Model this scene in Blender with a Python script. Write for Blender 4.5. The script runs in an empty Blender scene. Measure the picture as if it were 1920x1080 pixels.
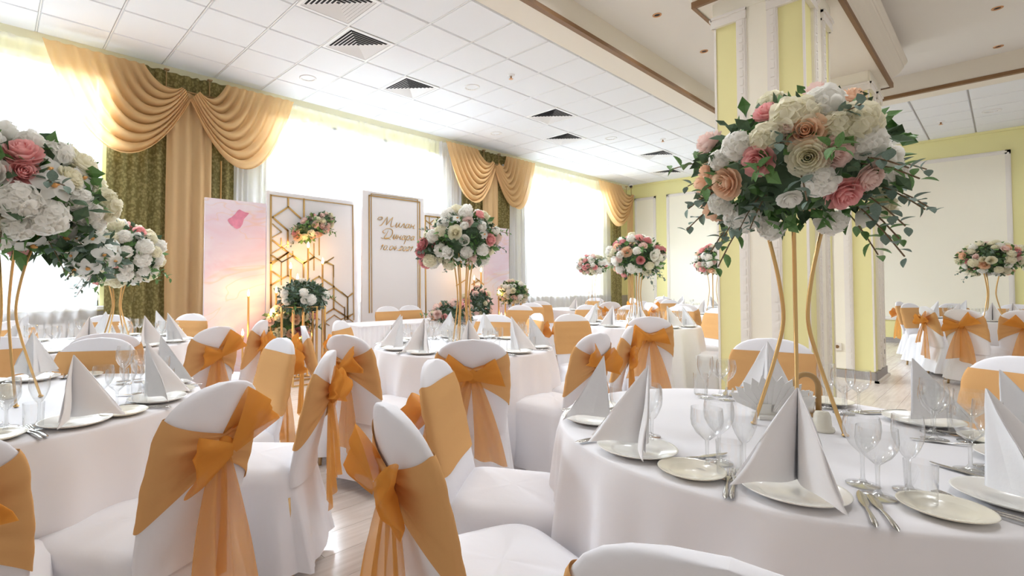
import bpy, math, random
from mathutils import Vector, Matrix
PI = math.pi
R = math.radians
scene = bpy.context.scene
COL = scene.collection
rnd = random.Random(7)

# ------------------------------------------------------------------ camera
CAM_H, YAW, PITCH, FPX, PX, PY = 1.24, 48.0019, 1.5946, 946.86, 835.65, 505.44
cam = bpy.data.cameras.new('camera')
camo = bpy.data.objects.new('camera', cam)
COL.objects.link(camo)
camo.location = (0, 0, CAM_H)
camo.rotation_euler = (R(90 + PITCH), 0, R(YAW - 90))
cam.sensor_width = 36
cam.lens = FPX / 1920 * 36
cam.shift_x = (960 - PX) / 1920
cam.shift_y = (PY - 540) / 1920
cam.clip_start = 0.02
scene.camera = camo

# ------------------------------------------------------------------ light
world = bpy.data.worlds.new('overcast_sky')
scene.world = world
world.use_nodes = True
world.node_tree.nodes['Background'].inputs[0].default_value = (1.0, 0.955, 0.91, 1)
world.node_tree.nodes['Background'].inputs[1].default_value = 0.40
scene.view_settings.view_transform = 'Standard'
scene.view_settings.look = 'None'
scene.view_settings.exposure = 0.33
scene.view_settings.gamma = 1.0
scene.view_settings.use_curve_mapping = False
scene.cycles.max_bounces = 10
scene.cycles.diffuse_bounces = 5
scene.cycles.transparent_max_bounces = 24
scene.cycles.caustics_reflective = False
scene.cycles.caustics_refractive = False


def area_light(name, loc, rot, sx, sy, power, color=(1, 1, 1)):
    l = bpy.data.lights.new(name, 'AREA')
    l.shape = 'RECTANGLE'
    l.size, l.size_y, l.energy, l.color = sx, sy, power, color
    o = bpy.data.objects.new(name, l)
    COL.objects.link(o)
    o.location, o.rotation_euler = loc, rot
    return o


for wx, ww in ((-0.3, 2.6), (4.95, 3.6), (10.85, 3.3)):      # daylight behind each window
    area_light('window_daylight', (wx, 8.75, 4.75), (R(-48), 0, 0), ww, 1.6, 1250 * ww, (0.80, 0.905, 1.0))


# the ceiling's own recessed lamps: the rows seen in the tiles and tray, carried on over the near tables
for lx, ly, lz in [(3.317, 6.63, 4.17), (5.30, 5.30, 4.17), (7.29, 6.63, 4.17), (9.27, 5.30, 4.17), (11.26, 6.63, 4.17), (12.6, .11, 4.17), (1.33, 5.30, 4.17), (-.6, 6.63, 4.17),
                   (6.2, 2.75, 4.46), (7.8, 2.75, 4.46), (4.4, 2.75, 4.46), (2.7, 2.75, 4.46), (1.0, 2.75, 4.46), (9.7, -.2, 4.46), (8.1, -.2, 4.46), (6.5, -.2, 4.46), (4.9, -.2, 4.46), (3.3, -.2, 4.46), (1.7, -.2, 4.46), (2.2, 1.4, 4.46)]:
    sl = bpy.data.lights.new('recessed_lamp', 'SPOT')
    sl.energy, sl.color, sl.spot_size, sl.spot_blend, sl.shadow_soft_size = 46, (0.97, 0.98, 1.0), R(150), 0.8, 0.16
    so = bpy.data.objects.new('recessed_lamp', sl)
    COL.objects.link(so)
    so.location = (lx, ly, lz - .06)


# ------------------------------------------------------------------ materials
def node_mat(name):
    m = bpy.data.materials.new(name)
    m.use_nodes = True
    return m, m.node_tree, m.node_tree.nodes, m.node_tree.nodes['Principled BSDF']


def pmat(name, col, rough=0.6, metal=0.0, bump=0.0, bscale=60.0, var=0.0, vscale=3.0, emit=0.0, spec=0.5, coat=0.0):
    m, nt, n, b = node_mat(name)
    b.inputs['Base Color'].default_value = (*col, 1)
    b.inputs['Roughness'].default_value = rough
    b.inputs['Metallic'].default_value = metal
    b.inputs['Specular IOR Level'].default_value = spec
    b.inputs['Coat Weight'].default_value = coat
    tc = n.new('ShaderNodeTexCoord')
    if var:
        no = n.new('ShaderNodeTexNoise')
        no.inputs['Scale'].default_value = vscale
        no.inputs['Detail'].default_value = 4
        nt.links.new(tc.outputs['Object'], no.inputs['Vector'])
        mx = n.new('ShaderNodeMixRGB')
        mx.inputs[1].default_value = (*[c * (1 - var) for c in col], 1)
        mx.inputs[2].default_value = (*[min(1, c * (1 + var)) for c in col], 1)
        nt.links.new(no.outputs['Fac'], mx.inputs[0])
        nt.links.new(mx.outputs[0], b.inputs['Base Color'])
    if bump:
        no = n.new('ShaderNodeTexNoise')
        no.inputs['Scale'].default_value = bscale
        nt.links.new(tc.outputs['Object'], no.inputs['Vector'])
        bp = n.new('ShaderNodeBump')
        bp.inputs['Strength'].default_value = bump
        bp.inputs['Distance'].default_value = 0.004
        nt.links.new(no.outputs['Fac'], bp.inputs['Height'])
        nt.links.new(bp.outputs['Normal'], b.inputs['Normal'])
    if emit:
        b.inputs['Emission Color'].default_value = (*col, 1)
        b.inputs['Emission Strength'].default_value = emit
    return m


def cloth_mat(name, col, trans=0.3, clear=0.0, bscale=0, col2=None, bump=0.15):
    """diffuse + translucent cloth, partly see-through; optional woven pattern"""
    m = bpy.data.materials.new(name)
    m.use_nodes = True
    nt, n = m.node_tree, m.node_tree.nodes
    n.clear()
    out = n.new('ShaderNodeOutputMaterial')
    d, t = n.new('ShaderNodeBsdfDiffuse'), n.new('ShaderNodeBsdfTranslucent')
    d.inputs[0].default_value = t.inputs[0].default_value = (*col, 1)
    mx = n.new('ShaderNodeMixShader')
    mx.inputs[0].default_value = trans
    nt.links.new(d.outputs[0], mx.inputs[1])
    nt.links.new(t.outputs[0], mx.inputs[2])
    last = mx
    tc = n.new('ShaderNodeTexCoord')
    if col2:
        vo = n.new('ShaderNodeTexVoronoi')
        vo.inputs['Scale'].default_value = bscale
        no = n.new('ShaderNodeTexNoise')
        no.inputs['Scale'].default_value = bscale * 1.7
        no.inputs['Detail'].default_value = 3
        nt.links.new(tc.outputs['Object'], vo.inputs['Vector'])
        nt.links.new(tc.outputs['Object'], no.inputs['Vector'])
        ad = n.new('ShaderNodeMath')
        ad.operation = 'MULTIPLY'
        nt.links.new(vo.outputs['Distance'], ad.inputs[0])
        nt.links.new(no.outputs['Fac'], ad.inputs[1])
        rp = n.new('ShaderNodeValToRGB')
        rp.color_ramp.elements[0].position, rp.color_ramp.elements[1].position = 0.16, 0.30
        rp.color_ramp.elements[0].color, rp.color_ramp.elements[1].color = (*col2, 1), (*col, 1)
        nt.links.new(ad.outputs[0], rp.inputs[0])
        nt.links.new(rp.outputs[0], d.inputs[0])
        nt.links.new(rp.outputs[0], t.inputs[0])
    elif bump:
        no = n.new('ShaderNodeTexNoise')
        no.inputs['Scale'].default_value = 9
        no.inputs['Detail'].default_value = 5
        nt.links.new(tc.outputs['Object'], no.inputs['Vector'])
        bp = n.new('ShaderNodeBump')
        bp.inputs['Strength'].default_value = bump
        bp.inputs['Distance'].default_value = 0.02
        nt.links.new(no.outputs['Fac'], bp.inputs['Height'])
        nt.links.new(bp.outputs[0], d.inputs['Normal'])
    if clear:
        tr = n.new('ShaderNodeBsdfTransparent')
        m2 = n.new('ShaderNodeMixShader')
        m2.inputs[0].default_value = clear
        nt.links.new(last.outputs[0], m2.inputs[1])
        nt.links.new(tr.outputs[0], m2.inputs[2])
        last = m2
    nt.links.new(last.outputs[0], out.inputs[0])
    return m


def glass_mat():
    m = bpy.data.materials.new('thin_glass')
    m.use_nodes = True
    nt, n = m.node_tree, m.node_tree.nodes
    n.clear()
    out = n.new('ShaderNodeOutputMaterial')
    tr, gl = n.new('ShaderNodeBsdfTransparent'), n.new('ShaderNodeBsdfGlossy')
    tr.inputs[0].default_value = (0.985, 0.99, 0.99, 1)
    gl.inputs['Roughness'].default_value = 0.04
    lw = n.new('ShaderNodeLayerWeight')
    lw.inputs[0].default_value = 0.35
    pw = n.new('ShaderNodeMath')
    pw.operation = 'POWER'
    pw.inputs[1].default_value = 1.25
    nt.links.new(lw.outputs['Facing'], pw.inputs[0])
    ml = n.new('ShaderNodeMath')
    ml.operation = 'MULTIPLY_ADD'
    ml.inputs[1].default_value, ml.inputs[2].default_value = 0.92, 0.055
    nt.links.new(pw.outputs[0], ml.inputs[0])
    mx = n.new('ShaderNodeMixShader')
    nt.links.new(ml.outputs[0], mx.inputs[0])
    nt.links.new(tr.outputs[0], mx.inputs[1])
    nt.links.new(gl.outputs[0], mx.inputs[2])
    nt.links.new(mx.outputs[0], out.inputs[0])
    return m


def wood_floor_mat():
    m, nt, n, b = node_mat('pale_oak_laminate')
    tc, mp, no, rp = n.new('ShaderNodeTexCoord'), n.new('ShaderNodeMapping'), n.new('ShaderNodeTexNoise'), n.new('ShaderNodeValToRGB')
    oi = n.new('ShaderNodeObjectInfo')
    mp.inputs['Scale'].default_value = (1.2, 16, 1)
    nt.links.new(tc.outputs['Object'], mp.inputs[0])
    nt.links.new(oi.outputs['Random'], mp.inputs['Location'])
    nt.links.new(mp.outputs[0], no.inputs['Vector'])
    no.inputs['Scale'].default_value = 2.0
    no.inputs['Detail'].default_value = 6
    rp.color_ramp.elements[0].position, rp.color_ramp.elements[1].position = 0.3, 0.72
    rp.color_ramp.elements[0].color = (0.60, 0.52, 0.46, 1)
    rp.color_ramp.elements[1].color = (0.76, 0.69, 0.63, 1)
    nt.links.new(no.outputs['Fac'], rp.inputs[0])
    nt.links.new(rp.outputs[0], b.inputs['Base Color'])
    b.inputs['Roughness'].default_value = 0.24
    return m


def marble_pink_mat():
    m, nt, n, b = node_mat('pink_marbled_print')
    tc, no, rp = n.new('ShaderNodeTexCoord'), n.new('ShaderNodeTexNoise'), n.new('ShaderNodeValToRGB')
    mp = n.new('ShaderNodeMapping')
    mp.inputs['Scale'].default_value = (1.0, 1.0, 1.9)
    mp.inputs['Rotation'].default_value = (0, R(25), 0)
    nt.links.new(tc.outputs['Object'], mp.inputs[0])
    nt.links.new(mp.outputs[0], no.inputs['Vector'])
    no.inputs['Scale'].default_value = 1.3
    no.inputs['Detail'].default_value = 5
    no.inputs['Distortion'].default_value = 1.1
    e = rp.color_ramp.elements
    e[0].position, e[0].color = 0.30, (0.80, 0.58, 0.67, 1)
    e[1].position, e[1].color = 0.62, (0.83, 0.78, 0.85, 1)
    x = e.new(0.45)
    x.color = (0.80, 0.67, 0.78, 1)
    nt.links.new(no.outputs['Fac'], rp.inputs[0])
    wv = n.new('ShaderNodeTexNoise')
    wv.inputs['Scale'].default_value = 0.9
    wv.inputs['Distortion'].default_value = 1.6
    nt.links.new(mp.outputs[0], wv.inputs['Vector'])
    r2 = n.new('ShaderNodeValToRGB')
    r2.color_ramp.elements[0].position, r2.color_ramp.elements[0].color = 0.485, (0, 0, 0, 1)
    r2.color_ramp.elements[1].position, r2.color_ramp.elements[1].color = 0.515, (0, 0, 0, 1)
    x = r2.color_ramp.elements.new(0.50)
    x.color = (0.4, 0.4, 0.4, 1)
    nt.links.new(wv.outputs['Fac'], r2.inputs[0])
    mx = n.new('ShaderNodeMixRGB')
    mx.inputs[2].default_value = (0.80, 0.52, 0.34, 1)
    nt.links.new(r2.outputs[0], mx.inputs[0])
    nt.links.new(rp.outputs[0], mx.inputs[1])
    nt.links.new(mx.outputs[0], b.inputs['Base Color'])
    b.inputs['Roughness'].default_value = 0.35
    return m


M = dict(
    floor=wood_floor_mat(),
    wall_yellow=pmat('pale_yellow_paint', (0.83, 0.78, 0.39), 0.8),
    cornice=pmat('pale_straw_paint', (0.84, 0.80, 0.58), 0.8),
    cream=pmat('cream_paint', (0.91, 0.87, 0.74), 0.75),
    soffit=pmat('warm_white_plaster', (0.80, 0.745, 0.65), 0.85),
    tray=pmat('matt_white_plaster', (0.77, 0.74, 0.70), 0.9),
    moulding=pmat('ivory_moulding', (0.83, 0.79, 0.73), 0.6),
    brown=pmat('brown_trim', (0.22, 0.115, 0.045), 0.55),
    tile=pmat('white_ceiling_tile', (0.83, 0.85, 0.88), 0.9),
    grid=pmat('tile_gap_grey', (0.40, 0.39, 0.38), 0.7),  # darkness of the gaps between tiles is put into this grey
    slat=pmat('white_louvre', (0.84, 0.84, 0.84), 0.6),
    dark=pmat('dark_void', (0.03, 0.03, 0.035), 0.9),
    chrome=pmat('polished_reflector', (0.85, 0.85, 0.87), 0.12, 1.0),
    white_metal=pmat('white_enamel', (0.86, 0.86, 0.86), 0.45),
    copper=pmat('copper_rim', (0.62, 0.33, 0.16), 0.35, 0.8),
    taupe=pmat('taupe_under_sill', (0.42, 0.38, 0.32), 0.8),
    greybase=pmat('grey_skirting', (0.36, 0.33, 0.31), 0.6),
    cover=cloth_mat('white_chair_cover', (0.89, 0.885, 0.92), 0.12),
    cloth=cloth_mat('white_tablecloth', (0.90, 0.89, 0.92), 0.08, bump=0.08),
    linen=cloth_mat('white_linen_napkin', (0.91, 0.90, 0.91), 0.12, bump=0.25),
    sash=cloth_mat('apricot_sash', (0.78, 0.42, 0.135), 0.25, 0.0),
    band=cloth_mat('apricot_sash_band', (0.70, 0.40, 0.17), 0.10, 0.0),
    organza=cloth_mat('apricot_organza', (0.76, 0.36, 0.075), 0.45, 0.14),
    organza_tail=cloth_mat('apricot_organza_tail', (0.77, 0.38, 0.10), 0.45, 0.24),
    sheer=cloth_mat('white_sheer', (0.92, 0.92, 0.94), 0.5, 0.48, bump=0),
    sheer_unlit=cloth_mat('sheer_gathered_shaded', (0.74, 0.73, 0.76), 0.3, 0.10, bump=0),  # white sheer greyed: shade of the folds not backlit is in this colour
    swag=cloth_mat('beige_voile', (0.78, 0.53, 0.27), 0.34, 0.06, bump=0),
    beige=cloth_mat('beige_drape', (0.66, 0.45, 0.235), 0.25, 0, bump=0),
    olive=cloth_mat('olive_brocade', (0.17, 0.142, 0.055), 0.12, 0, 26, (0.28, 0.235, 0.10)),
    steel=pmat('steel_cutlery', (0.55, 0.53, 0.50), 0.22, 1.0),
    glass=glass_mat(),
    china=pmat('white_china', (0.87, 0.855, 0.81), 0.22, coat=0.3),
    ivory_china=pmat('ivory_china', (0.86, 0.82, 0.70), 0.22, coat=0.3),
    gold=pmat('gold_metal', (0.72, 0.47, 0.20), 0.28, 1.0),
    goldleg=pmat('bronze_chair_leg', (0.42, 0.27, 0.12), 0.4, 0.6),
    panel_white=pmat('white_backdrop_board', (0.89, 0.88, 0.91), 0.5),
    pink=marble_pink_mat(),
    rose_blot=pmat('rose_paint_blot', (0.72, 0.27, 0.40), 0.5, var=0.35, vscale=14),
    candle=pmat('gold_taper', (0.62, 0.38, 0.14), 0.4, 0.6),
    flame=pmat('warm_flame', (1.0, 0.62, 0.22), 0.5, emit=22),
    f_white=cloth_mat('white_petal', (0.96, 0.95, 0.91), 0.48, 0, bump=0),
    f_cream=cloth_mat('cream_petal', (0.93, 0.9, 0.75), 0.48, 0, bump=0),
    f_blush=cloth_mat('blush_petal', (0.93, 0.77, 0.72), 0.48, 0, bump=0),
    f_pink=cloth_mat('pink_petal', (0.92, 0.54, 0.53), 0.48, 0, bump=0),
    f_rose=cloth_mat('dusty_rose_petal', (0.76, 0.36, 0.37), 0.48, 0, bump=0),
    f_peach=cloth_mat('peach_petal', (0.95, 0.71, 0.53), 0.48, 0, bump=0),
    f_eye=pmat('orchid_eye', (0.75, 0.38, 0.12), 0.6),
    leaf=pmat('green_leaf', (0.12, 0.26, 0.075), 0.5, var=0.4, vscale=9),
    euca=pmat('eucalyptus_leaf', (0.16, 0.235, 0.19), 0.6, var=0.35, vscale=9),
    moss=pmat('dark_foliage', (0.075, 0.135, 0.07), 0.7, var=0.4, vscale=30),
    stem=pmat('brown_stem', (0.16, 0.10, 0.05), 0.7),
    paper=pmat('white_paper', (0.88, 0.87, 0.85), 0.8),
    wood=pmat('varnished_wood', (0.42, 0.25, 0.09), 0.4),
    black=pmat('black_plastic', (0.02, 0.02, 0.02), 0.4),
    crystal=pmat('crystal_finial', (0.75, 0.75, 0.78), 0.1, 0.6),
)


# ------------------------------------------------------------------ mesh helpers
def mesh(name, verts, faces, m, smooth=True, mats=None, fmat=None):
    me = bpy.data.meshes.new(name)
    me.from_pydata([tuple(v) for v in verts], [], faces)
    for mm in (mats or [m]):
        me.materials.append(mm)
    if fmat:
        me.polygons.foreach_set('material_index', fmat)
    if smooth:
        me.polygons.foreach_set('use_smooth', [True] * len(me.polygons))
    me.update()
    return me


def put(name, me, parent=None, loc=(0, 0, 0), rot=(0, 0, 0), sc=None):
    o = bpy.data.objects.new(name, me)
    COL.objects.link(o)
    o.location, o.rotation_euler = loc, rot
    if sc is not None:
        o.scale = (sc, sc, sc) if isinstance(sc, (int, float)) else sc
    if parent:
        o.parent = parent
    return o


def tag(o, label=None, cat=None, group=None, kind=None):
    for k, v in (('label', label), ('category', cat), ('group', group), ('kind', kind)):
        if v:
            o[k] = v
    return o


def thing(name, label, cat, loc=(0, 0, 0), rz=0, group=None):
    return tag(put(name, None, None, loc, (0, 0, rz)), label, cat, group)


class MB:
    def __init__(s):
        s.v, s.f, s.fm = [], [], []

    def add(s, verts, faces, mi=0, mat=None):
        b = len(s.v)
        s.v += [tuple(mat @ Vector(v)) if mat else tuple(v) for v in verts]
        s.f += [tuple(b + i for i in f) for f in faces]
        s.fm += [mi] * len(faces)
        return s

    def box(s, x0, x1, y0, y1, z0, z1, mi=0, mat=None):
        v = [(x, y, z) for x in (x0, x1) for y in (y0, y1) for z in (z0, z1)]
        return s.add(v, [(0, 1, 3, 2), (4, 6, 7, 5), (0, 4, 5, 1), (2, 3, 7, 6), (0, 2, 6, 4), (1, 5, 7, 3)], mi, mat)

    def grid(s, nu, nv, fn, mi=0, closed=False, mat=None):
        v = [fn(i / (nu if closed else nu - 1), j / (nv - 1)) for j in range(nv) for i in range(nu)]
        f = []
        for j in range(nv - 1):
            for i in range(nu if closed else nu - 1):
                k = (i + 1) % nu
                f.append((j * nu + i, j * nu + k, (j + 1) * nu + k, (j + 1) * nu + i))
        return s.add(v, f, mi, mat)

    def lathe(s, prof, seg=24, mi=0, mat=None):
        n = len(prof)
        return s.grid(seg, n, lambda u, v: (prof[round(v * (n - 1))][0] * math.cos(2 * PI * u), prof[round(v * (n - 1))][0] * math.sin(2 * PI * u), prof[round(v * (n - 1))][1]), mi, True, mat)

    def tube(s, pts, r, seg=6, mi=0, cap=True):
        P = [Vector(p) for p in pts]
        n = len(P)
        rr = r if isinstance(r, (list, tuple)) else [r] * n
        v = []
        a = None
        for i in range(n):
            d = (P[min(i + 1, n - 1)] - P[max(i - 1, 0)]).normalized()
            if a is None:
                a = d.cross(Vector((0, 0, 1)) if abs(d.z) < .9 else Vector((0, 1, 0)))
            else:
                a = a - d * a.dot(d)
            a.normalize()
            b = d.cross(a)
            for k in range(seg):
                t = 2 * PI * k / seg
                v.append(P[i] + (a * math.cos(t) + b * math.sin(t)) * rr[i])
        f = [(i * seg + k, i * seg + (k + 1) % seg, (i + 1) * seg + (k + 1) % seg, (i + 1) * seg + k) for i in range(n - 1) for k in range(seg)]
        if cap:
            f += [tuple(range(seg - 1, -1, -1)), tuple((n - 1) * seg + k for k in range(seg))]
        return s.add(v, f, mi)

    def ball(s, c, rx, ry, rz, nu=12, nv=8, mi=0):
        return s.grid(nu, nv, lambda u, v: (c[0] + rx * math.sin(PI * v) * math.cos(2 * PI * u), c[1] + ry * math.sin(PI * v) * math.sin(2 * PI * u), c[2] - rz * math.cos(PI * v)), mi, True)

    def me(s, name, m, smooth=True):
        ms = m if isinstance(m, list) else [m]
        return mesh(name, s.v, s.f, ms[0], smooth, ms, s.fm if len(ms) > 1 else None)

    def obj(s, name, m, parent=None, smooth=False, loc=(0, 0, 0), rot=(0, 0, 0)):
        return put(name, s.me(name, m, smooth), parent, loc, rot)


def spline(pts, n=6):
    P = [Vector(p) for p in pts]
    out = []
    for i in range(len(P) - 1):
        a, b, c, d = P[max(i - 1, 0)], P[i], P[i + 1], P[min(i + 2, len(P) - 1)]
        for k in range(n):
            t = k / n
            out.append(0.5 * ((2 * b) + (c - a) * t + (2 * a - 5 * b + 4 * c - d) * t * t + (3 * b - a - 3 * c + d) * t ** 3))
    return out + [P[-1]]


def struct(name, mb, m, parent=None, smooth=False):
    o = mb.obj(name, m, parent, smooth)
    if parent is None:
        o['kind'] = 'structure'
    return o


# photo pixel -> point on a real plane of the room (used to read plans off the photograph)
_y, _p = R(YAW), R(PITCH)
_r = Vector((math.sin(_y), -math.cos(_y), 0))
_f = Vector((math.cos(_y) * math.cos(_p), math.sin(_y) * math.cos(_p), math.sin(_p)))
_u = _r.cross(_f)
EYE = Vector((0, 0, CAM_H))


def ray(x, y):
    return _f + _r * ((x - PX) / FPX) - _u * ((y - PY) / FPX)


def on_z(x, y, z):
    d = ray(x, y)
    return EYE + d * ((z - CAM_H) / d.z)


def on_y(x, y, Y):
    d = ray(x, y)
    return EYE + d * (Y / d.y)


# ------------------------------------------------------------------ setting
CZ = 4.185          # tiled ceiling
TRAY = 4.48         # raised plaster ceiling
WY = 7.65           # window wall
BX = 14.25          # back wall
PT = 0.662          # ceiling tile pitch

# floor with planks
fl = struct('floor', MB().box(-3, BX + 0.3, -4, 8.4, -0.12, -0.004), M['floor'])
pw, pl = 0.19, 1.38
plank = MB().box(0.001, pl - 0.001, 0.001, pw - 0.001, -0.006, 0.0).me('plank', M['floor'], False)
cnt = 0
for j in range(-2, 38):
    for i in range(0, 9):
        if cnt >= 296:
            break
        x = i * pl - ((j * 0.47) % 1.0) * pl
        y = j * pw
        if 0.3 < x + 0.7 < 11.5 and ((0.6 < y < 4.8 and x < 6.5) or (-0.2 < y < 2.2)):
            put('plank', plank, fl, (x, y, 0))
            cnt += 1
# one joined part for the rest of the boards
mb = MB()
for j in range(-18, 42):
    for i in range(-2, 12):
        x, y = i * pl - ((j * 0.47) % 1.0) * pl, j * pw
        if x + pl > BX or (0.3 < x + 0.7 < 11.5 and j >= -2 and i >= 0 and ((0.6 < y < 4.8 and x < 6.5) or (-0.2 < y < 2.2))):
            continue
        mb.box(x + 0.001, x + pl - 0.001, y + 0.001, y + pw - 0.001, -0.007, -0.001)
o = mb.obj('floorboards', M['floor'], fl)
o['kind'] = 'stuff'

# ceiling: slab, tee bars, tiles
ceil = struct('ceiling', MB().box(-3, BX, 3.63, WY, CZ + 0.012, CZ + 0.25).box(10.95, BX, -4, 3.63, CZ + 0.012, CZ + 0.25), M['grid'])
X0, Y0 = 0.338, 3.648
tile_me = MB()
h = PT / 2
tile_me.add([(-h + .009, -h + .009, .012), (h - .009, -h + .009, .012), (h - .009, h - .009, .012), (-h + .009, h - .009, .012),
             (-h + .017, -h + .017, -.004), (h - .017, -h + .017, -.004), (h - .017, h - .017, -.004), (-h + .017, h - .017, -.004)],
            [(0, 1, 5, 4), (1, 2, 6, 5), (2, 3, 7, 6), (3, 0, 4, 7), (4, 5, 6, 7)])
tile_me = tile_me.me('ceiling_tile', M['tile'], False)
vents = [(2, 1), (4, 2), (6, 3), (10, 2), (12, 3), (16, 2), (19, 3)]
VENT = [(2.66, 4.64), (3.317, 5.30), (4.64, 5.965), (7.29, 5.30), (8.61, 5.965), (11.26, 5.30), (13.25, 5.965)]
vkeys = set()
for vx, vy in VENT:
    vkeys.add((round((vx - X0 + h) / PT), round((vy - Y0 - h) / PT)))
for i in range(-3, 22):
    for j in range(0, 6):
        if (i, j) in vkeys:
            continue
        put('ceiling_tile', tile_me, ceil, (X0 + (i - .5) * PT, Y0 + (j + .5) * PT, CZ))
for i in range(0, 5):
    for j in range(-7, 0):
        put('ceiling_tile', tile_me, ceil, (10.95 + (i + .5) * PT, Y0 + (j + .5) * PT, CZ))
# bars that show between tiles
mb = MB()
for i in range(-3, 22):
    mb.box(X0 + (i - 1) * PT - .006, X0 + (i - 1) * PT + .006, 3.65, WY, CZ - .001, CZ + .02)
mb.obj('tee_bars', M['white_metal'], ceil)['kind'] = 'stuff'

# soffit strips, brown trim and raised tray
struct('ceiling_soffit', MB().box(-3, 10.95, 3.29, 3.632, CZ - .006, CZ + .3).box(10.55, 10.95, -4, 3.29, CZ - .006, CZ + .3), M['soffit'])
struct('trim_1', MB().box(-3, 10.56, 3.235, 3.295, CZ - .03, CZ + .02).box(10.49, 10.56, -4, 3.235, CZ - .03, CZ + .02), M['brown'])
struct('ceiling_fascia', MB().box(-3, 10.56, 3.25, 3.30, CZ + .015, TRAY + .02).box(10.50, 10.56, -4, 3.25, CZ + .015, TRAY + .02), M['soffit'])
struct('ceiling_tray', MB().box(-3, 10.6, -4, 3.4, TRAY, TRAY + .1), M['tray'])

# island soffit over the two columns with its crown moulding
IS = 3.946
ix0, ix1, iy0, iy1 = 5.08, 9.15, 1.01, 1.99
island = struct('ceiling_island', MB().box(ix0, ix1, iy0, iy1, IS, TRAY), M['soffit'])


def ring(x0, x1, y0, y1, z0, z1, out0, out1, mb):
    a = [(x0 - out0, y0 - out0, z0), (x1 + out0, y0 - out0, z0), (x1 + out0, y1 + out0, z0), (x0 - out0, y1 + out0, z0)]
    b = [(x0 - out1, y0 - out1, z1), (x1 + out1, y0 - out1, z1), (x1 + out1, y1 + out1, z1), (x0 - out1, y1 + out1, z1)]
    return mb.add(a + b, [(k, (k + 1) % 4, 4 + (k + 1) % 4, 4 + k) for k in range(4)])


mb = MB()
prof = [(0.0, IS + .05), (.02, IS + .05), (.02, IS + .13), (.035, IS + .14), (.06, IS + .16), (.09, IS + .20), (.115, IS + .25), (.125, IS + .26), (.125, IS + .29), (.14, IS + .30), (.16, IS + .34), (.16, IS + .37), (.02, IS + .40), (.02, TRAY)]
for (o0, z0), (o1, z1) in zip(prof, prof[1:]):
    ring(ix0, ix1, iy0, iy1, z0, z1, o0, o1, mb)
mb.obj('crown_moulding', M['soffit'], island)
mb = MB()
for (o0, z0), (o1, z1) in zip([(-.01, IS - .012), (.025, IS - .012), (.025, IS + .05), (0, IS + .05)], [(.025, IS - .012), (.025, IS + .05), (0, IS + .05)]):
    ring(ix0, ix1, iy0, iy1, z0, z1, o0, o1, mb)
mb.obj('brown_edge_strip', M['brown'], island)

# columns
for x0, x1, y0, y1 in ((5.17, 6.06, 1.125, 1.84), (8.235, 9.04, 1.125, 1.86)):
    c = struct('column', MB().box(x0, x1, y0, y1, 0, IS), M['wall_yellow'])
    wx, wy = x1 - x0, y1 - y0
    for face in range(4):
        w = wy if face in (0, 2) else wx
        fm = {0: Matrix.Translation((x0, (y0 + y1) / 2, 0)) @ Matrix.Rotation(R(-90), 4, 'Z'),
              1: Matrix.Translation(((x0 + x1) / 2, y0, 0)),
              2: Matrix.Translation((x1, (y0 + y1) / 2, 0)) @ Matrix.Rotation(R(90), 4, 'Z'),
              3: Matrix.Translation(((x0 + x1) / 2, y1, 0)) @ Matrix.Rotation(R(180), 4, 'Z')}[face]
        a, b = w * 0.115, w * 0.235      # cream strip half width, outer edge of mouldings
        MB().box(-a, a, -.012, 0, .14, IS, mat=fm).obj('pilaster_strip', M['cream'], c)
        for s in (-1, 1):
            mb = MB()
            lo, hi = sorted((s * a, s * b))
            mb.box(lo, hi, -.022, 0, .14, 3.72, mat=fm)
            mb.box(lo + .012, hi - .012, -.03, 0, .15, 3.72, mat=fm)
            for q in range(44):
                z = .2 + q * .08
                mb.box((lo + hi) / 2 - .014, (lo + hi) / 2 + .014, -.036, -.03, z, z + .055, mat=fm)
            mb.obj('carved_moulding', M['moulding'], c)
            e0, e1 = sorted((s * a, s * (w / 2 + .02)))
            mb = MB().box(e0, e1, -.035, 0, 3.70, 3.80, mat=fm)
            mb.box(e0, e1, -.048, 0, 3.775, 3.80, mat=fm)
            mb.obj('cap_moulding', M['moulding'], c)
        MB().box(-w / 2 - .02, w / 2 + .02, -.02, 0, .025, .13, mat=fm).obj('skirting', M['greybase'], c)
        MB().box(-w / 2 - .045, w / 2 + .045, -.045, 0, 0, .025, mat=fm).obj('quarter_round', M['soffit'], c)
        MB().box(-w / 2, w / 2, -.02, 0, 3.80, IS, mat=fm).obj('column_neck', M['cream'], c)
    for cx_ in (x0, x1):
        for cy_ in (y0, y1):
            MB().box(cx_ - .009, cx_ + .009, cy_ - .009, cy_ + .009, .14, 3.70).obj('corner_bead', M['moulding'], c)
if True:
    t = thing('wall_socket', 'brown-centred wall socket low on the rear yellow column', 'socket', (8.221, 1.495, .42))
    MB().box(-.012, 0, -.045, .045, -.05, .05).obj('plate', M['soffit'], t)
    MB().lathe([(.0, 0), (.022, 0), (.022, .003), (0, .003)], 14, mat=Matrix.Translation((-.0125, 0, 0)) @ Matrix.Rotation(R(-90), 4, 'Y')).obj('socket_hole', M['brown'], t)
t = thing('wall_socket', 'double white socket on the shaded side of the rear column', 'socket', (8.72, 1.09, .42))
MB().box(-.05, .05, 0, .02, -.14, .14).obj('plate', M['moulding'], t)
for z_ in (.04, -.1):
    MB().box(-.02, .02, -.004, 0, z_, z_ + .06).obj('socket_hole', M['greybase'], t)

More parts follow.
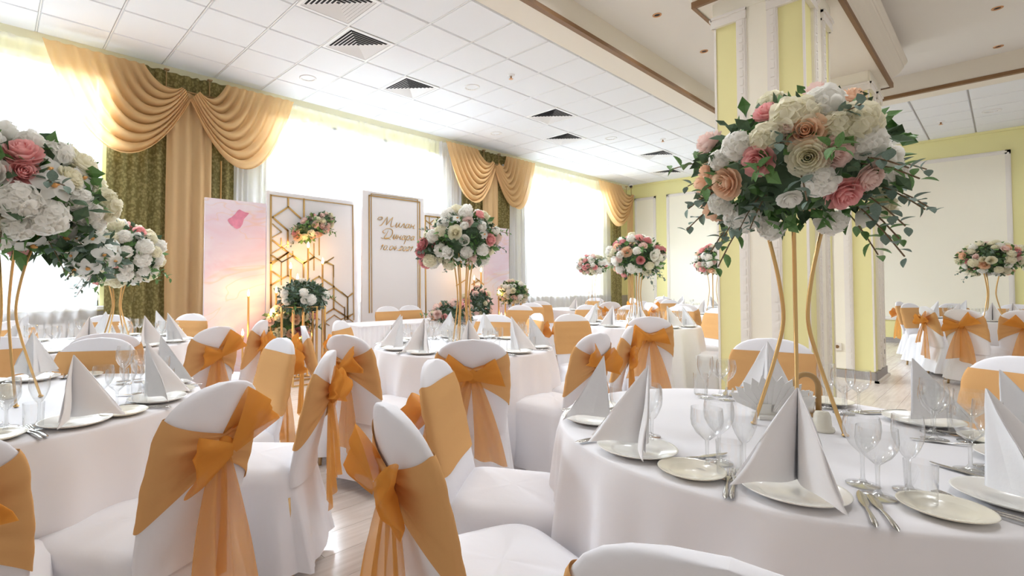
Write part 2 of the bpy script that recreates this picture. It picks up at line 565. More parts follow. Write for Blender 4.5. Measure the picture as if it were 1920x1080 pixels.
# back wall
bw = struct('wall_back', MB().box(BX, BX + .2, -4, WY + .2, 0, CZ + .3), M['wall_yellow'])
for ya, yb in ((6.74, 7.39), (3.45, 6.43), (-.10, 3.15), (-3.6, -.42)):
    za, zb = .47, 3.77
    MB().box(BX - .006, BX, ya + .03, yb - .03, za + .03, zb - .03).obj('wall_panel', M['cream'], bw)
    mb = MB()
    for o_, t_, w_ in ((0, .022, .075), (.018, .034, .03)):
        mb.box(BX - t_, BX, ya + o_, ya + o_ + w_, za + o_, zb - o_).box(BX - t_, BX, yb - o_ - w_, yb - o_, za + o_, zb - o_)
        mb.box(BX - t_, BX, ya + o_, yb - o_, za + o_, za + o_ + w_).box(BX - t_, BX, ya + o_, yb - o_, zb - o_ - w_, zb - o_)
    mb.obj('panel_moulding', M['moulding'], bw)
MB().box(BX - .03, BX, -4, WY, CZ - .05, CZ + .004).obj('wall_top_bead', M['wall_yellow'], bw)
struct('baseboard_back', MB().box(BX - .02, BX, -4, WY, .02, .10).box(BX - .04, BX, -4, WY, 0, .025, 0), M['greybase'])

# window wall with openings
WINS = [(-2.0, 1.02), (3.3, 6.55), (9.4, 12.5)]
SILL, HEAD = .96, 3.95
mb = MB()
xs = [-3.0] + [v for w in WINS for v in w] + [BX + .2]
for a, b in zip(xs[0::2], xs[1::2]):
    mb.box(a, b, WY, WY + .3, 0, CZ + .3)
for a, b in WINS:
    mb.box(a, b, WY, WY + .3, HEAD, CZ + .3).box(a, b, WY, WY + .3, 0, SILL)
ww = struct('wall_window', mb, M['wall_yellow'])
MB().box(-3, BX, WY - .004, WY, 0, SILL - .06).obj('under_sill_layer', M['taupe'], ww)  # taupe sheet over the yellow wall below the sills
struct('trim_2', MB().box(-3, BX, 7.53, WY, 4.06, CZ), M['cornice'])
pane_m = M['glass']
for k, (a, b) in enumerate(WINS):
    w = put('window_%d' % (k + 1), None, None, (0, 0, 0))
    w['kind'] = 'structure'
    n = 2 if k == 0 else 3
    mb = MB()
    mb.box(a, b, WY + .1, WY + .17, SILL, SILL + .07).box(a, b, WY + .1, WY + .17, HEAD - .07, HEAD).box(a, b, WY + .1, WY + .17, 3.0, 3.06)
    for q in range(n + 1):
        xx = a + (b - a) * q / n
        mb.box(xx - .04, xx + .04, WY + .1, WY + .17, SILL, HEAD)
    mb.obj('window_frame', M['white_metal'], w)
    for q in range(n):
        MB().box(a + (b - a) * q / n + .04, a + (b - a) * (q + 1) / n - .04, WY + .13, WY + .134, SILL + .07, HEAD - .07).obj('pane', pane_m, w)
    MB().box(a - .08, b + .08, WY - .16, WY + .1, SILL - .04, SILL).obj('window_sill', M['white_metal'], w)

# ------------------------------------------------------------------ radiators, curtains, swags
for k, (xa, lab) in enumerate(((-.75, 'white panel radiator behind the sheer at the left end of the window wall'), (.2, 'white panel radiator below the first window sill beside the olive curtain'))):
    t = thing('radiator', lab, 'radiator', (xa, 7.56, .14))
    mb = MB()
    for q in range(9):
        mb.box(q * .07, q * .07 + .055, -.02, .06, .0, .62)
    mb.obj('radiator_fins', M['white_metal'], t)
    for z_ in (.04, .53):
        MB().box(-.01, .63, 0, .03, z_, z_ + .05).obj('radiator_pipe', M['white_metal'], t)
    for x_ in (.02, .55):
        MB().box(x_, x_ + .04, .0, .04, -.14, .04).obj('leg', M['white_metal'], t)


def curtain(name, label, xa, xb, y, z0, z1, m, lam=.12, amp=.035, seed=1, cat='curtain', group=None):
    rr = random.Random(seed)
    n = max(12, int((xb - xa) / lam * 10))
    ph = [rr.uniform(0, 6.28) for _ in range(4)]

    def fn(u, v):
        x = xa + (xb - xa) * u
        p = 2 * PI * x / lam + 1.1 * math.sin(2 * PI * x / (lam * 4.3) + ph[0])
        a = amp * (0.75 + .35 * math.sin(2 * PI * x / (lam * 3.1) + ph[1])) * (.75 + .35 * (1 - v))
        return (x + .012 * math.sin(p * .5 + 3 * v + ph[2]) * (1 - v), y + a * math.sin(p) + .012 * math.sin(4 * v + ph[3] + x * 5), z0 + (z1 - z0) * v)
    me = MB().grid(n, 7, fn).me(name, m)
    return tag(put(name, me), label, cat, group)


CT = 4.06
curtain('sheer_curtain', 'long white sheer curtain over the leftmost window', -1.7, .98, 7.46, .03, CT, M['sheer'], .16, .03, 1)
curtain('olive_curtain', 'olive brocade curtain on the left edge of the first pier, beside the leftmost sheer', 1.03, 1.90, 7.40, .02, CT, M['olive'], .15, .045, 2)
curtain('beige_drape', 'beige drape hanging straight down the middle of the first pier', 1.68, 2.24, 7.33, .02, 3.80, M['beige'], .14, .035, 3)
curtain('olive_curtain', 'olive brocade curtain right of the beige drape on the first pier, above the pink board', 1.90, 2.56, 7.40, .02, CT, M['olive'], .13, .04, 4)
curtain('sheer_curtain', 'gathered white sheer between the first pier and the middle window', 2.58, 3.25, 7.46, .03, CT, M['sheer_unlit'], .085, .04, 5)
curtain('sheer_curtain', 'white sheer curtain stretched over the middle window behind the backdrop boards', 3.25, 6.55, 7.47, .03, CT, M['sheer'], .18, .02, 6)
curtain('sheer_curtain', 'gathered white sheer between the middle window and the second pier', 6.55, 7.15, 7.46, .03, CT, M['sheer_unlit'], .085, .04, 7)
curtain('olive_curtain', 'olive brocade curtain on the left half of the second pier', 7.13, 7.88, 7.40, .02, CT, M['olive'], .13, .04, 8)
curtain('beige_drape', 'beige drape hanging down the middle of the second pier', 7.66, 8.12, 7.33, .02, 3.80, M['beige'], .13, .03, 9)
curtain('olive_curtain', 'olive brocade curtain on the right half of the second pier', 7.88, 8.6, 7.40, .02, CT, M['olive'], .13, .04, 10)
curtain('sheer_curtain', 'gathered white sheer just right of the second pier', 8.58, 9.35, 7.46, .03, CT, M['sheer_unlit'], .09, .04, 11)
curtain('sheer_curtain', 'white sheer curtain over the farthest window', 9.35, 12.95, 7.47, .03, CT, M['sheer'], .2, .025, 12)
curtain('olive_curtain', 'narrow olive brocade curtain nearest the far corner', 12.95, 13.45, 7.40, .02, CT, M['olive'], .14, .035, 13)
curtain('beige_drape', 'narrow beige drape in the far corner beside the yellow wall', 13.72, 13.98, 7.33, .02, 3.80, M['beige'], .12, .03, 14)


def swag(label, inner, outer, E, sag, seed, group=None):
    """draped voile: every fold runs from the ceiling line to the gather at E"""
    rr = random.Random(seed)
    ph = rr.uniform(0, 6)
    sgn = 1 if E[0] > outer else -1

    def fn(u, v):
        k, t = u, v
        S = Vector((inner + (outer - inner) * k, 7.30, CT - .02))
        e = Vector((E[0] - sgn * .10 * (1 - k) + sgn * .02 * k, 7.24 - .04 * math.sin(6 * k), E[1] + .03 * (1 - k) - .10 * k))
        d = .16 + sag * k
        dx = e.x - S.x
        P1 = S + Vector((dx * (.22 + .06 * k), 0, -d * 1.22))
        P2 = e + Vector((-dx * (.42 - .05 * k), 0, -d * 1.05))
        p = S * (1 - t) ** 3 + P1 * 3 * t * (1 - t) ** 2 + P2 * 3 * t * t * (1 - t) + e * t ** 3
        env = .25 + .75 * math.sin(PI * t)
        w = 2 * PI * 8.0 * (k ** .9) + ph
        p.y += -.055 * env * math.sin(w) - .05 * env * k
        p.z += .018 * env * math.cos(w)
        return p
    me = MB().grid(84, 26, fn).me('voile_swag', M['swag'])
    return tag(put('voile_swag', me), label, 'curtain', group)


swag('beige voile swag falling from the leftmost window to the first pier rod', 1.40, .38, (1.93, 3.80), 1.06, 1)
swag('beige voile swag spreading right from the first pier rod', 2.42, 3.42, (1.95, 3.80), 1.02, 2)
swag('beige voile swag falling to the left side of the second pier rod', 7.45, 6.55, (7.93, 3.80), 1.0, 3)
swag('beige voile swag spreading right from the second pier rod', 8.35, 9.35, (7.95, 3.80), 1.0, 4)
swag('beige voile swag hanging next to the far room corner', 13.35, 12.1, (13.9, 3.80), 1.02, 5)

for xa, xb, lab in ((1.56, 2.32, 'short curtain rod with crystal finials above the beige drape of the first pier'), (7.60, 8.30, 'short curtain rod with crystal finials above the beige drape of the second pier'), (13.60, 14.1, 'short curtain rod on two hangers in the far corner')):
    t = thing('curtain_rod', lab, 'rod', (xa, 7.36, 3.83))
    L = xb - xa
    MB().tube([(0, 0, 0), (L, 0, 0)], .012, 8).obj('rod', M['goldleg'], t, True)
    for x in (.11, L - .11):
        MB().tube([(x, 0, 0), (x, 0, CT - 3.83)], .007, 6).box(x - .03, x + .03, -.03, .03, CT - 3.835, CT - 3.82).obj('hanger', M['goldleg'], t)
    for x in (-.03, L + .03):
        MB().ball((x, 0, 0), .04, .04, .04).obj('finial', M['crystal'], t, True)
t = tag(MB().tube([(2.36, 7.31, 0), (2.36, 7.31, 2.95)], .012, 6).obj('draw_rod', M['gold']), 'thin gold draw rod hanging against the olive curtain above the pink board', 'rod')

# ------------------------------------------------------------------ ceiling fittings
VL = ['ceiling vent with square louvres at the top edge of the photo', 'large square ceiling vent second from the camera', 'square ceiling vent left of the round downlight row, third from the camera',
      'square ceiling vent near the middle of the tiled ceiling', 'square ceiling vent one tile row nearer the windows than the middle vent', 'square ceiling vent above the column flowers, second farthest', 'farthest square ceiling vent close to the back wall']
louv = []
for k in range(7):
    a, b = .285 - k * .04, .285 - k * .04 - .026
    louv.append(ring(0, 0, 0, 0, -.006, .006, a, b, MB()).me('louvre', M['slat'], False))
frame_me = ring(0, 0, 0, 0, -.008, -.008, .322, .288, ring(0, 0, 0, 0, .0, -.008, .326, .322, MB())).me('vent_frame', M['white_metal'], False)
void_me = MB().box(-.3, .3, -.3, .3, .008, .011).me('vent_void', M['dark'], False)
for (vx, vy), lab in zip(VENT, VL):
    t = thing('ceiling_vent', lab, 'vent', (vx, vy, CZ), 0, 'square vents in the tiled ceiling')
    put('vent_frame', frame_me, t)
    put('vent_void', void_me, t)
    for l in louv:
        put('louvre', l, t)
rim = MB().lathe([(.118, .0), (.118, -.010), (.098, -.012), (.092, -.004)], 28).me('downlight_rim', M['white_metal'])
refl = MB().lathe([(.092, -.004), (.075, .03), (.045, .05), (.0, .052)], 28).me('downlight_reflector', M['chrome'])
bulb = MB().ball((0, 0, .03), .028, .028, .03).me('downlight_bulb', M['white_metal'])
DL = [(3.317, 6.63, 'round recessed downlight nearest the camera, close to the windows'), (5.30, 5.30, 'round recessed downlight right of the third square vent'), (7.29, 6.63, 'round recessed downlight in the window-side row above the second pier'),
      (9.27, 5.30, 'round recessed downlight in the inner row beyond the middle vent'), (11.26, 6.63, 'farthest round downlight of the window-side row'), (12.6, .11, 'round downlight in the tiles at the right rear of the room')]
for x, y, lab in DL:
    t = thing('downlight', lab, 'downlight', (x, y, CZ - .004), 0, 'round downlights in the tiled ceiling')
    put('downlight_rim', rim, t), put('downlight_reflector', refl, t), put('downlight_bulb', bulb, t)
for x, y, lab in ((5.40, 4.62, 'small copper-ringed sprinkler beside the round downlight near the soffit'), (10.1, 4.62, 'small copper-ringed sprinkler far along the tiled ceiling'), (12.75, .74, 'small sprinkler in the tiles at the right rear')):
    t = thing('sprinkler', lab, 'sprinkler', (x, y, CZ - .004))
    MB().lathe([(.055, 0), (.05, -.012), (.022, -.018), (0, -.018)], 18).obj('rose', M['white_metal'], t, True)
    MB().lathe([(.0, -.018), (.013, -.018), (.011, -.05), (.03, -.055), (.03, -.058), (0, -.058)], 12).obj('sprinkler_head', M['copper'], t, True)
for px_, py_, lab in ((1232, 28, 'copper-rimmed spotlight in the raised ceiling, upper one left of the column'), (1320, 96, 'copper-rimmed spotlight in the raised ceiling, touching the column edge'), (1870, 15, 'copper-rimmed spotlight at the top right of the raised ceiling'), (1872, 87, 'copper-rimmed spotlight lower at the right of the raised ceiling')):
    p = on_z(px_, py_, TRAY)
    t = thing('spotlight', lab, 'spotlight', (p.x, p.y, TRAY))
    MB().lathe([(.052, 0), (.05, -.008), (.036, -.008), (.033, 0)], 20).obj('spot_rim', M['copper'], t, True)
    MB().lathe([(.033, .0), (.02, -.002), (0, -.004)], 16).obj('spot_lens', M['dark'], t, True)
t = thing('security_camera', 'small white dome camera with black eye in the far ceiling corner', 'camera', (14.0, 7.38, CZ))
MB().lathe([(.0, 0), (.075, 0), (.075, -.05), (.055, -.075), (0, -.08)], 18).obj('housing', M['white_metal'], t, True)
MB().ball((-.02, -.02, -.075), .045, .045, .04).obj('dome_eye', M['black'], t, True)

# ------------------------------------------------------------------ chair
def chair_loop(z, phi, off=0.0):
    """rounded cross-section of the covered back at height z; phi=0..2pi, returns local point (facing +X)"""
    zt = .935
    lean = -.205 - .105 * max(0, (z - .46)) / .475
    q = max(0, min(1, (z - .80) / (zt - .80)))
    hw = (.213 - .012 * abs(z - .66) / .2) * (1 - q ** 2.6) ** .42 + off
    th = .030 * (1 - .45 * q) + off
    c, s = math.cos(phi), math.sin(phi)
    y = hw * math.copysign(abs(c) ** .55, c)
    x = th * math.copysign(abs(s) ** .8, s)
    return Vector((lean + x - .018 * (1 - (y / .22) ** 2), y, z))


def back_cover():
    zs = [.40, .46, .52, .58, .64, .70, .76, .80, .83, .86, .885, .905, .92, .93, .935]
    return MB().grid(32, len(zs), lambda u, v: chair_loop(zs[round(v * (len(zs) - 1))], 2 * PI * u), closed=True).me('back_cover', M['cover'])


def seat_cover(seed):
    rr = random.Random(seed)
    ph = [rr.uniform(0, 6.28) for _ in range(4)]

    def fn(u, v):
        if v < .30:                      # seat cushion dome
            k = max(v / .30, .001)
            rad, z, fl_ = k, .482 - .02 * k ** 4, 0
        else:
            k = (v - .30) / .70
            rad, z, fl_ = 1, .462 - .395 * k, k
        t = 2 * PI * u
        c, s = math.cos(t), math.sin(t)
        ex = .42
        y = math.copysign(abs(s) ** ex, s)
        x = math.copysign(abs(c) ** ex, c)
        hx = (.225 + .03 * fl_) if x > 0 else (.225 + .085 * fl_)
        hy = .218 + .04 * fl_
        if v < .30:
            m_ = max(abs(x), abs(y), .001)
            x, y = x * rad, y * rad
        w = .016 * fl_ * (math.sin(7 * t + ph[0] + 1.5 * fl_) + .7 * math.sin(11 * t + ph[1])) + .006 * fl_ * math.sin(19 * t + ph[2])
        return (x * hx + w * c, y * hy + w * s, z + .004 * math.sin(5 * t + ph[3]) * (1 if v < .3 else 0) * rad)
    return MB().grid(72, 14, fn, closed=True).me('seat_cover', M['cover'])


def sash_band(seed):
    rr = random.Random(seed)
    p0 = rr.uniform(0, 6)

    def fn(u, v):
        phi = 2 * PI * u
        s = math.sin(phi)
        g = 0.0
        if s < 0:
            g = (1 - abs(math.cos(phi)) ** .55) ** .75
        zlo, zhi = .555 + .145 * g, .865 - .085 * g
        z = zlo + (zhi - zlo) * v
        off = .005 + .006 * g + (.0035 * math.sin(v * 17 + p0 + 2 * u) + .0028 * math.sin(v * 31 + 2 * p0 - 3 * u)) * (.25 + 1.3 * g)
        return chair_loop(z, phi, off)
    return MB().grid(72, 22, fn, closed=True).me('sash_band', M['band'])


KN = Vector((-.305, 0, .735))


def bow_loop(side, seed, size=1.0, tilt=0.0):
    rr = random.Random(seed)
    p0 = rr.uniform(0, 6)

    def fn(u, v):
        s, t = u, v * 2 - 1
        d = .175 * size * math.sin(PI * s) ** .8
        w = (.016 + .075 * size * math.sin(PI * s) ** .75)
        x = -.014 - .05 * s - (.02 + .045 * s * math.cos(t * PI / 2)) * math.sin(PI * s) + (.012 * math.sin(4.5 * t + p0 + 3 * s) + .005 * math.sin(11 * t + p0)) * math.sin(PI * s)
        y, z = side * d, t * w - .18 * d
        a = side * tilt
        y, z = y * math.cos(a) - z * math.sin(a), y * math.sin(a) + z * math.cos(a)
        return KN + Vector((x, y, z))
    return MB().grid(20, 9, fn).me('bow_loop', M['organza'])


def bow_tail(side, seed, L=.42, slope=.05, w1=.075):
    rr = random.Random(seed)
    p0 = rr.uniform(0, 6)

    def fn(u, v):
        s, t = v, u * 2 - 1
        w = .014 + w1 * s ** .7
        z = -L * s - .02 * s * t * side
        y = side * (.012 + slope * s + .02 * math.sin(2.2 * s)) + t * w
        x = -.022 - .015 * s - (.013 * s + .006) * math.sin(5.0 * t + p0 + 2 * s)
        return KN + Vector((x, y, z))
    return MB().grid(15, 14, fn).me('bow_tail', M['organza_tail'])


def knot_me():
    return MB().grid(12, 8, lambda u, v: KN + Vector((-.028 + .028 * math.sin(PI * v) * math.cos(2 * PI * u), .030 * math.sin(PI * v) * math.sin(2 * PI * u) * (1 + .2 * math.cos(2 * PI * u * 3)), -.038 * math.cos(PI * v))), closed=True).me('bow_knot', M['organza'])


back_me = back_cover()
seat_mes = [seat_cover(k) for k in range(3)]
band_mes = [sash_band(k) for k in range(2)]
knot = knot_me()
BOWS = []
for k, (tl, tr, sl, sr, L1, L2, a1, a2) in enumerate(((.35, .45, .85, 1.0, .46, .36, .07, .10), (.25, .75, 1.0, .9, .40, .44, .09, .02), (.6, .3, .95, .85, .48, .30, .02, .12), (.8, .15, 1.05, .9, .44, .40, .03, .04))):
    BOWS.append([('bow_loop', bow_loop(-1, 10 + k, sl, tl)), ('bow_loop', bow_loop(1, 20 + k, sr, tr)), ('bow_tail', bow_tail(-1, 30 + k, L1, a1, .075)), ('bow_tail', bow_tail(1, 40 + k, L2, a2, .07)), ('bow_knot', knot)])
leg_mes = []
for sx in (1, -1):
    for sy in (1, -1):
        leg_mes.append(MB().tube([(.19 * sx, .19 * sy, .36), (.215 * sx, .215 * sy, .012), (.215 * sx, .215 * sy, 0)], [.016, .012, .012], 8).me('leg', M['goldleg']))


def chair(x, y, face, label, var=0, group=None, rear=True):
    """x, y: seat centre; face: direction (deg) the sitter looks"""
    t = thing('banquet_chair', label, 'chair', (x, y, 0), R(face), group)
    put('seat_cover', seat_mes[var % 3], t)
    put('back_cover', back_me, t)
    put('sash_band', band_mes[var % 2], t)
    for l in leg_mes:
        put('leg', l, t)
    if rear:
        bw_ = BOWS[var % 4]
        k_ = put('bow', bw_[4][1], t)
        for nm, me in bw_[:4]:
            put(nm, me, k_)
    return t


def chair_top(px, py, face, label, var=0, group=None, rear=True, z=.93):
    """chair whose back top shows at this photo pixel"""
    p = on_z(px, py, z)
    a = R(face)
    return chair(p.x + .29 * math.cos(a), p.y + .29 * math.sin(a), face, label, var, group, rear)


T1, T2, T3, T4, T5, T6, T7, T8, T9 = (1.946, .522), (.07, 2.74), (2.805, 2.907), (.69, 5.03), (5.80, 3.0), (9.01, 3.26), (10.1, -.05), (11.2, 4.6), (8.5, 5.5)


def to(px, py, T, dev=0, z=.93):
    p = on_z(px, py, z)
    return math.degrees(math.atan2(T[1] - p.y, T[0] - p.x)) + dev


def ch(px, py, T, label, var=0, dev=0, group=None, rear=True):
    chair_top(px, py, to(px, py, T, dev), label, var, group, rear)


def polar(T, az, r, label, var=0, rear=True, group=None):
    a = R(az)
    chair(T[0] + (r - .29) * math.cos(a), T[1] + (r - .29) * math.sin(a), az + 180, label, var, group, rear)


G = {1: 'chairs around the right foreground table', 2: 'chairs around the left foreground table', 3: 'chairs around the middle table', 4: 'chairs around the table by the first pier', 5: 'chairs around the table in front of the column', 6: 'chairs around the table behind the column', 7: 'chairs around the table at the right rear', 8: 'chairs around the far table', 9: 'chairs around the window table at the rear'}
# right foreground table
ch(757, 762, T1, 'covered chair with big apricot bow cut by the bottom edge, seen from its side', 0, 7, G[1])
ch(826, 678, T1, 'covered chair showing its flat apricot sash front, behind the bottom-centre chair', 1, 0, G[1])
ch(1375, 1037, T1, 'white rounded chair back at the bottom right corner before the tablecloth', 2, 0, G[1])
ch(1447, 637, T1, 'covered chair facing the camera behind the tall gold stand, before the column', 1, 0, G[1])
ch(1925, 672, T1, 'covered chair cut by the right edge, facing the right foreground table', 0, 0, G[1])
# left foreground table
ch(400, 719, T2, 'large foreground chair with apricot bow, back to the camera, left of the bottom-centre chair', 3, 8, G[2])
ch(-185, 812, T2, 'covered chair cut by the left edge at the bottom of the photo', 2, 0, G[2])
ch(520, 636, T2, 'covered chair with plain apricot front panel, right of the left foreground table', 1, 0, G[2])
ch(605, 660, T2, 'covered chair seen from the side with a puffed apricot bow over the bare floor', 1, -8, G[2])
ch(183, 636, T2, 'covered chair facing the camera behind the napkins of the left foreground table', 0, 0, G[2], False)
ch(0, 634, T2, 'covered chair facing the camera at the left edge behind the wine glasses', 1, 0, G[2], False)
# table by the first pier
ch(197, 625, T4, 'covered chair with its back just above another chair, before the table by the first pier', 2, 0, G[4])
ch(403, 613, T4, 'covered chair with neat apricot bow in front of the pink marbled board', 3, 0, G[4])
ch(485, 601, T4, 'side-on covered chair with apricot bow beside the gold tapers', 0, 0, G[4])
ch(203, 591, T4, 'covered chair facing the camera below the white flowers by the olive curtain', 1, 0, G[4], False)
ch(357, 589, T4, 'covered chair facing the camera just left of the pink marbled board', 0, 0, G[4], False)
ch(30, 602, T4, 'covered chair facing the camera before the leftmost sheer curtain', 1, 0, G[4], False)
# middle table
ch(885, 637, T3, 'covered chair with apricot bow, back to the camera, in the centre of the photo', 0, 0, G[3])
ch(655, 628, T3, 'covered chair with dangling apricot bow left of the middle table, leg on the bare floor', 2, 0, G[3])
ch(578, 612, T3, 'side-on covered chair facing right with apricot panel and bow, before the stage flowers', 1, 0, G[3])
ch(643, 602, T3, 'covered chair facing the camera just left of the pleated head table', 0, 0, G[3])
ch(927, 591, T3, 'covered chair facing the camera behind the glasses of the middle table', 1, 0, G[3], False)
chair_top(1003, 588, 150, 'narrow side-on covered chair at the far right of the middle table', 0, G[3])
ch(1110, 625, T3, 'covered chair with apricot bow right of the middle table, back to the camera', 1, 0, G[3])
ch(1172, 612, T3, 'side-on covered chair with pale apricot tail between two bow-backed chairs', 3, -10, G[3])
# table in front of the column
ch(1217, 594, T5, 'covered chair with a butterfly apricot bow, before the table left of the column', 0, 0, G[5])
chair_top(1072, 590, 246, 'covered chair with broad flat apricot front, left of the table before the column', 2, G[5])
ch(1342, 578, T5, 'covered chair facing left, half hidden by the front column', 1, 0, G[5])
polar(T5, 279, 1.0, 'covered chair whose white seat shows left of the column foot', 2, True, G[5])
polar(T5, 30, 1.2, 'covered chair on the far side of the gold stand before the column', 1, True, G[5])
polar(T5, 60, 1.2, 'covered chair at the far left of the table before the column', 0, True, G[5])
polar(T5, 0, 1.2, 'covered chair facing the camera at the far right of the table before the column', 1, False, G[5])
# behind the column
polar(T6, 180, 1.2, 'covered chair left of the table behind the column, back to the camera', 0, True, G[6])
polar(T6, 150, 1.2, 'covered chair at the window side of the table behind the column', 2, True, G[6])
polar(T6, 110, 1.2, 'covered chair with apricot bow at the rear left of the table behind the column', 1, True, G[6])
polar(T6, 60, 1.2, 'covered chair facing the camera beyond the table behind the column', 0, False, G[6])
# right rear table
chair_top(1690, 566, 258, 'covered chair with apricot bow nearest the back wall, right of the column', 1, G[7])
chair_top(1739, 575, 296, 'covered chair with drooping apricot bow, second right of the column', 2, G[7])
chair_top(1806, 580, 332, 'covered chair with long apricot bow tail, third right of the column', 3, G[7])
polar(T7, 62, 1.2, 'covered chair facing the camera between the second and third bow-backed chairs', 0, False, G[7])
polar(T7, 32, 1.15, 'covered chair facing the camera behind the third bow-backed chair', 1, False, G[7])
polar(T7, 358, 1.2, 'covered chair facing the camera below the right rear flower stand', 0, False, G[7])
polar(T7, 184, 1.2, 'covered chair cut by the right edge at the near side of the right rear table', 1, True, G[7])
# far tables
polar(T8, 180, 1.2, 'covered chair with its back to the camera at the far table', 1, True, G[8])
polar(T8, 140, 1.2, 'covered chair at the window side of the far table', 0, True, G[8])
polar(T8, 50, 1.2, 'covered chair facing the camera at the far table near the back wall', 2, False, G[8])
polar(T9, 235, 1.2, 'covered chair with its back to the camera at the rear window table', 0, True, G[9])
polar(T9, 270, 1.2, 'covered chair right of the rear window table', 2, True, G[9])
polar(T9, 20, 1.2, 'covered chair facing the camera behind the rear window table', 1, False, G[9])
chair_top(1014, 565, 235, 'lone covered chair with apricot front standing before the farthest window', 0)
chair_top(996, 568, 205, 'covered chair with apricot side beside the low stage bouquet', 2)
chair_top(975, 573, 200, 'covered chair end-on under the low stage bouquet', 1)
chair_top(728, 575, -92, 'left one of two covered chairs behind the pleated head table', 0, 'chairs at the head table', False)
chair_top(770, 573, -92, 'right one of two covered chairs behind the pleated head table', 1, 'chairs at the head table', False)

# ------------------------------------------------------------------ round tables
T7 = (10.15, .15)
T10 = (12.9, -.4)
TZ = .75
TR = .70


def table(T, label, seed, r=TR, group='round tables under white cloths'):
    rr = random.Random(seed)
    ph = [rr.uniform(0, 6.28) for _ in range(6)]
    t = thing('round_table', label, 'table', (T[0], T[1], 0), 0, group)

    def fn(u, v):
        a = 2 * PI * u
        if v < .25:
            k = v / .25
            return ((r - .012) * k * math.cos(a), (r - .012) * k * math.sin(a), TZ)
        if v < .38:
            k = (v - .25) / .13
            b = k * PI / 2
            return ((r - .012 + .012 * math.sin(b)) * math.cos(a), (r - .012 + .012 * math.sin(b)) * math.sin(a), TZ - .012 + .012 * math.cos(b))
        k = (v - .38) / .62
        f = .5 + .5 * math.sin(13 * a + ph[0] + 1.2 * math.sin(3 * a + ph[1]))
        f2 = .5 + .5 * math.sin(21 * a + ph[2] + 1.5 * math.sin(2 * a + ph[3]))
        q = r + k ** .55 * (.006 + .062 * f ** 2 + .026 * f2 ** 2) + .02 * k
        return (q * math.cos(a), q * math.sin(a), TZ - .012 - (TZ - .03) * k)
    MB().grid(220, 22, fn, closed=True).obj('tablecloth', M['cloth'], t, True)
    MB().lathe([(0, .70), (r - .03, .70), (r - .03, .735), (0, .735)], 40).obj('tabletop', M['wood'], t)
    mb = MB().lathe([(.0, 0), (.28, 0), (.26, .03), (.05, .06), (.045, .70), (.0, .70)], 20)
    mb.obj('pedestal', M['goldleg'], t, True)
    return t


table(T1, 'big round table in the right foreground under a white floor-length cloth', 1)
table(T2, 'round table at the left foreground behind the large bow-backed chair', 2)
table(T3, 'round middle table behind the central bow-backed chair', 3)
table(T4, 'round table by the first curtained pier at the left', 4)
table(T5, 'round table left of the front yellow column', 5)
table(T6, 'round table half hidden behind the front yellow column', 6)
table(T7, 'round table at the right rear before the cream wall panel', 7)
table(T8, 'far round table close to the back wall', 8)
table(T9, 'far round table before the last window', 9)
table(T10, 'far round table beyond the right rear one, at the right edge', 10)

# ------------------------------------------------------------------ tableware meshes
plate_me = MB().lathe([(0, .004), (.066, .004), (.074, .008), (.082, .012), (.113, .019), (.118, .021), (.119, .019), (.112, .015), (.075, .003), (.06, 0), (0, 0)], 44).me('dinner_plate', M['china'])
bread_me = MB().lathe([(0, .004), (.048, .004), (.056, .009), (.062, .011), (.083, .016), (.086, .018), (.087, .016), (.08, .012), (.056, .003), (.045, 0), (0, 0)], 36).me('side_plate', M['ivory_china'])


def goblet(h, rb, hb, foot, rim_in=.9):
    s = h - hb
    pr = [(0, .003), (foot, .0015), (foot, .003), (.010, .008), (.0042, .018), (.0038, s * .6), (.005, s - .006), (.012, s), (rb * .68, s + hb * .18), (rb * .94, s + hb * .42), (rb, s + hb * .62), (rb * .97, s + hb * .85), (rb * rim_in, h)]
    return MB().lathe(pr, 26)


wine_me = goblet(.168, .038, .085, .034).me('wine_glass', M['glass'])
water_me = goblet(.160, .040, .080, .034, .95).me('water_goblet', M['glass'])
flute_me = goblet(.178, .031, .095, .031, .93).me('small_wine_glass', M['glass'])
tumbler_me = MB().lathe([(0, 0), (.026, 0), (.0275, .004), (.030, .092)], 24).me('tumbler', M['glass'])


def cutlery(kind):
    mb = MB()
    # handle along X, business end at -X (towards table centre)
    w = lambda t: .0038 + .0042 * t ** 2
    mb.grid(8, 9, lambda u, v: (-.02 + .115 * v, w(v) * (1.001 - v ** 14) * math.cos(2 * PI * u), .005 + .0022 * (1.001 - v ** 14) * math.sin(2 * PI * u) + .004 * math.sin(PI * v)), closed=True)
    if kind == 'fork':
        mb.grid(8, 6, lambda u, v: (-.02 - .045 * v, (.0036 + .0085 * v ** 2) * math.cos(2 * PI * u), .005 + .0016 * math.sin(2 * PI * u)), closed=True)
        for q in range(4):
            y = -.0105 + q * .007
            mb.grid(6, 5, lambda u, v, y=y: (-.063 - .046 * v, y + .0021 * (1 - .45 * v) * math.cos(2 * PI * u), .005 + .0014 * math.sin(2 * PI * u) + .006 * math.sin(PI * v * .5)), closed=True)
    else:
        def blade(u, v):
            s = v * 2 - 1
            x = -.015 - .105 * u
            wd = .0092 * (1 - .85 * u ** 6) * min(1, .45 + 2.2 * u)
            return (x, s * wd + .002 * u, .006 + .0012 * (1 - s * s))
        mb.grid(12, 5, blade)
    return mb.me('table_' + kind, M['steel'])


knife_me, fork_me = cutlery('knife'), cutlery('fork')


